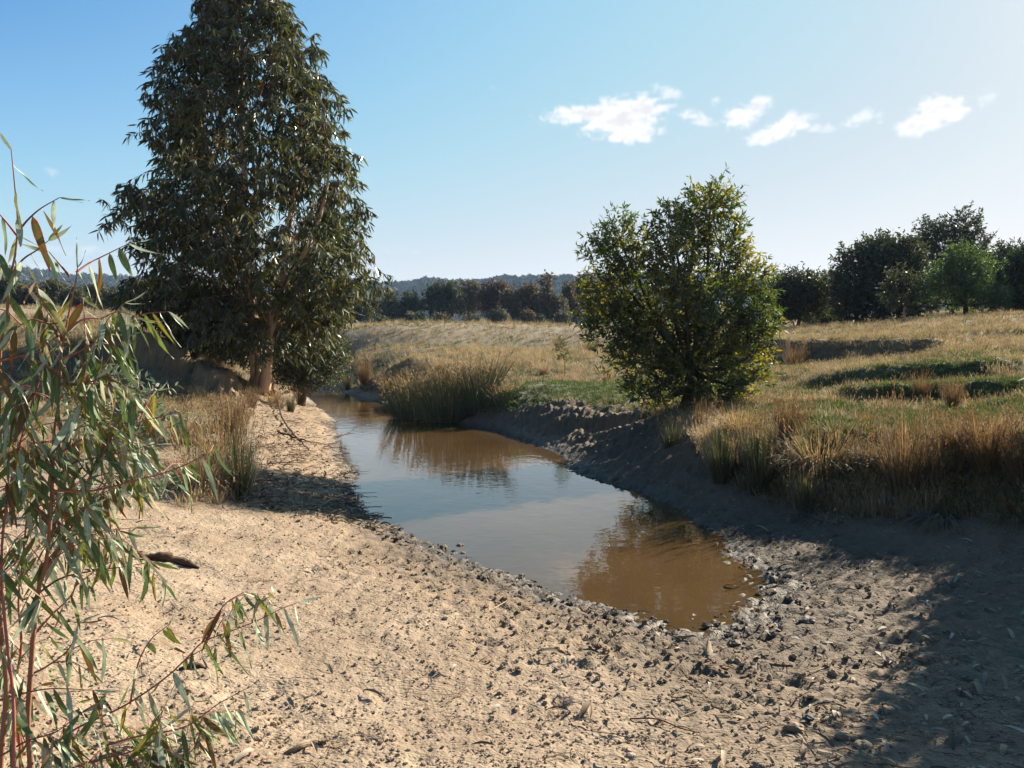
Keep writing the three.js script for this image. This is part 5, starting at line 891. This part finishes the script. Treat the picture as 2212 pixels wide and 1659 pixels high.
  // bark and stones
  const slab = (fx, fy, L, w, turn, tilt, mat, label) => { const p = onGround(fx, fy, 0.012), o = thing('bark_piece', p), b = new Bag(), N = 8; for (let k = 0; k <= N; k++) { const t = k / N, ww = w * (0.45 + 0.55 * Math.sin(Math.PI * Math.min(0.95, t + 0.12))) * (1 + 0.2 * n2(k, fx)); for (const e of [-1, -0.4, 0.4, 1]) b.v((t - 0.5) * L, 0.010 * Math.cos(e * 1.4) + 0.004 * n2(k * 2, e * 3) + 0.5 * w * (1 - e * e) * 0.35, e * ww / 2, W3, t * 2, e); if (k) for (let e = 0; e < 3; e++) { const A = (k - 1) * 4 + e; b.i.push(A, A + 1, A + 5, A, A + 5, A + 4); } } const g = b.geo(); g.deleteAttribute('color'); const m = part(o, 'bark', g, mat); m.rotation.set(0, turn, tilt); tag(o, label, 'bark'); };
  const W2 = WEATHER.clone(); W2.side = THREE.DoubleSide;
  slab(1531, 1412, 0.17, 0.045, 1.35, 0.15, W2, 'pale upright scrap of bark on the grey mud near the pool end');
  slab(1612, 1462, 0.13, 0.03, 0.35, 0.2, PEELBARK, 'curled tan strip of bark on the trampled mud');
  slab(1478, 1385, 0.12, 0.025, 0.1, 0.03, W2, 'pale flat bark strip at the very end of the water');
  slab(1688, 1440, 0.12, 0.028, -0.5, 0.1, PEELBARK, 'brown bark strip on the grey mud right of the tan one');
  slab(605, 893, 0.22, 0.05, 1.2, 0.9, new THREE.MeshStandardMaterial({ color: new THREE.Color().setRGB(0.62, 0.62, 0.64), roughness: 0.8, side: THREE.DoubleSide }), 'small white scrap at the top of the sand below the gum');
  const stone = (fx, fy, r, c, seed, label) => { const g = new THREE.IcosahedronGeometry(r, 4), p = g.attributes.position; for (let i = 0; i < p.count; i++) { const v = V(p.getX(i), p.getY(i), p.getZ(i)), k = 1 + 0.22 * n3(v.x / r * 0.9 + seed, v.y / r * 0.9, v.z / r * 0.9) + 0.04 * n3(v.x / r * 4, v.y / r * 4 + seed, v.z / r * 4); p.setXYZ(i, v.x * k * 1.25, v.y * k * 0.62, v.z * k); } g.computeVertexNormals(); const m = new THREE.MeshStandardMaterial({ color: new THREE.Color().setRGB(...c), roughness: 0.8, map: WEATHERED }); const o = top('stone', g, m); o.position.copy(onGround(fx, fy, r * 0.25)); o.rotation.y = seed; tag(o, label, 'stone'); };
  const WEATHERED = dataTex(128, (u, v) => { const q = 0.85 + 0.3 * tile(u, v, 8, 3); return [q, q, q]; });
  stone(1865, 1615, 0.032, [0.42, 0.30, 0.17], 1, 'pale tan stone on the sand at bottom right');
  stone(1746, 1557, 0.021, [0.07, 0.07, 0.075], 2, 'dark round pebble on the sand');
  stone(1716, 1580, 0.034, [0.23, 0.15, 0.09], 3, 'brown clod-like stone beside the dark pebble');
  stone(993, 1188, 0.03, [0.13, 0.10, 0.07], 4, 'wet stone standing in the shallow water at the near shore');
  stone(1000, 1200, 0.024, [0.11, 0.085, 0.06], 7, 'smaller wet stone at the lip of the near shore');
  stone(958, 1187, 0.035, [0.12, 0.09, 0.06], 8, 'muddy stone on the near shore, left of the wet ones');
  stone(1822, 1598, 0.03, [0.22, 0.15, 0.09], 9, 'rough brown stone left of the pale tan one');
  stone(1362, 1636, 0.018, [0.4, 0.33, 0.25], 10, 'small whitish pebble at the bottom of the picture');
  stone(1120, 1452, 0.020, [0.17, 0.11, 0.07], 11, 'brown lump alone on the open sand');
  stone(402, 1500, 0.022, [0.2, 0.13, 0.08], 12, 'brown lump under the low sapling branch');
  stone(1745, 1345, 0.045, [0.13, 0.10, 0.08], 13, 'big dark clod at the edge of the shaded mud');
  stone(1590, 1395, 0.03, [0.12, 0.09, 0.07], 14, 'dark clod right of the pool end');
}
scene.fog = new THREE.FogExp2(0x9dbfec, 0.00014);
renderer.render(scene, camera);
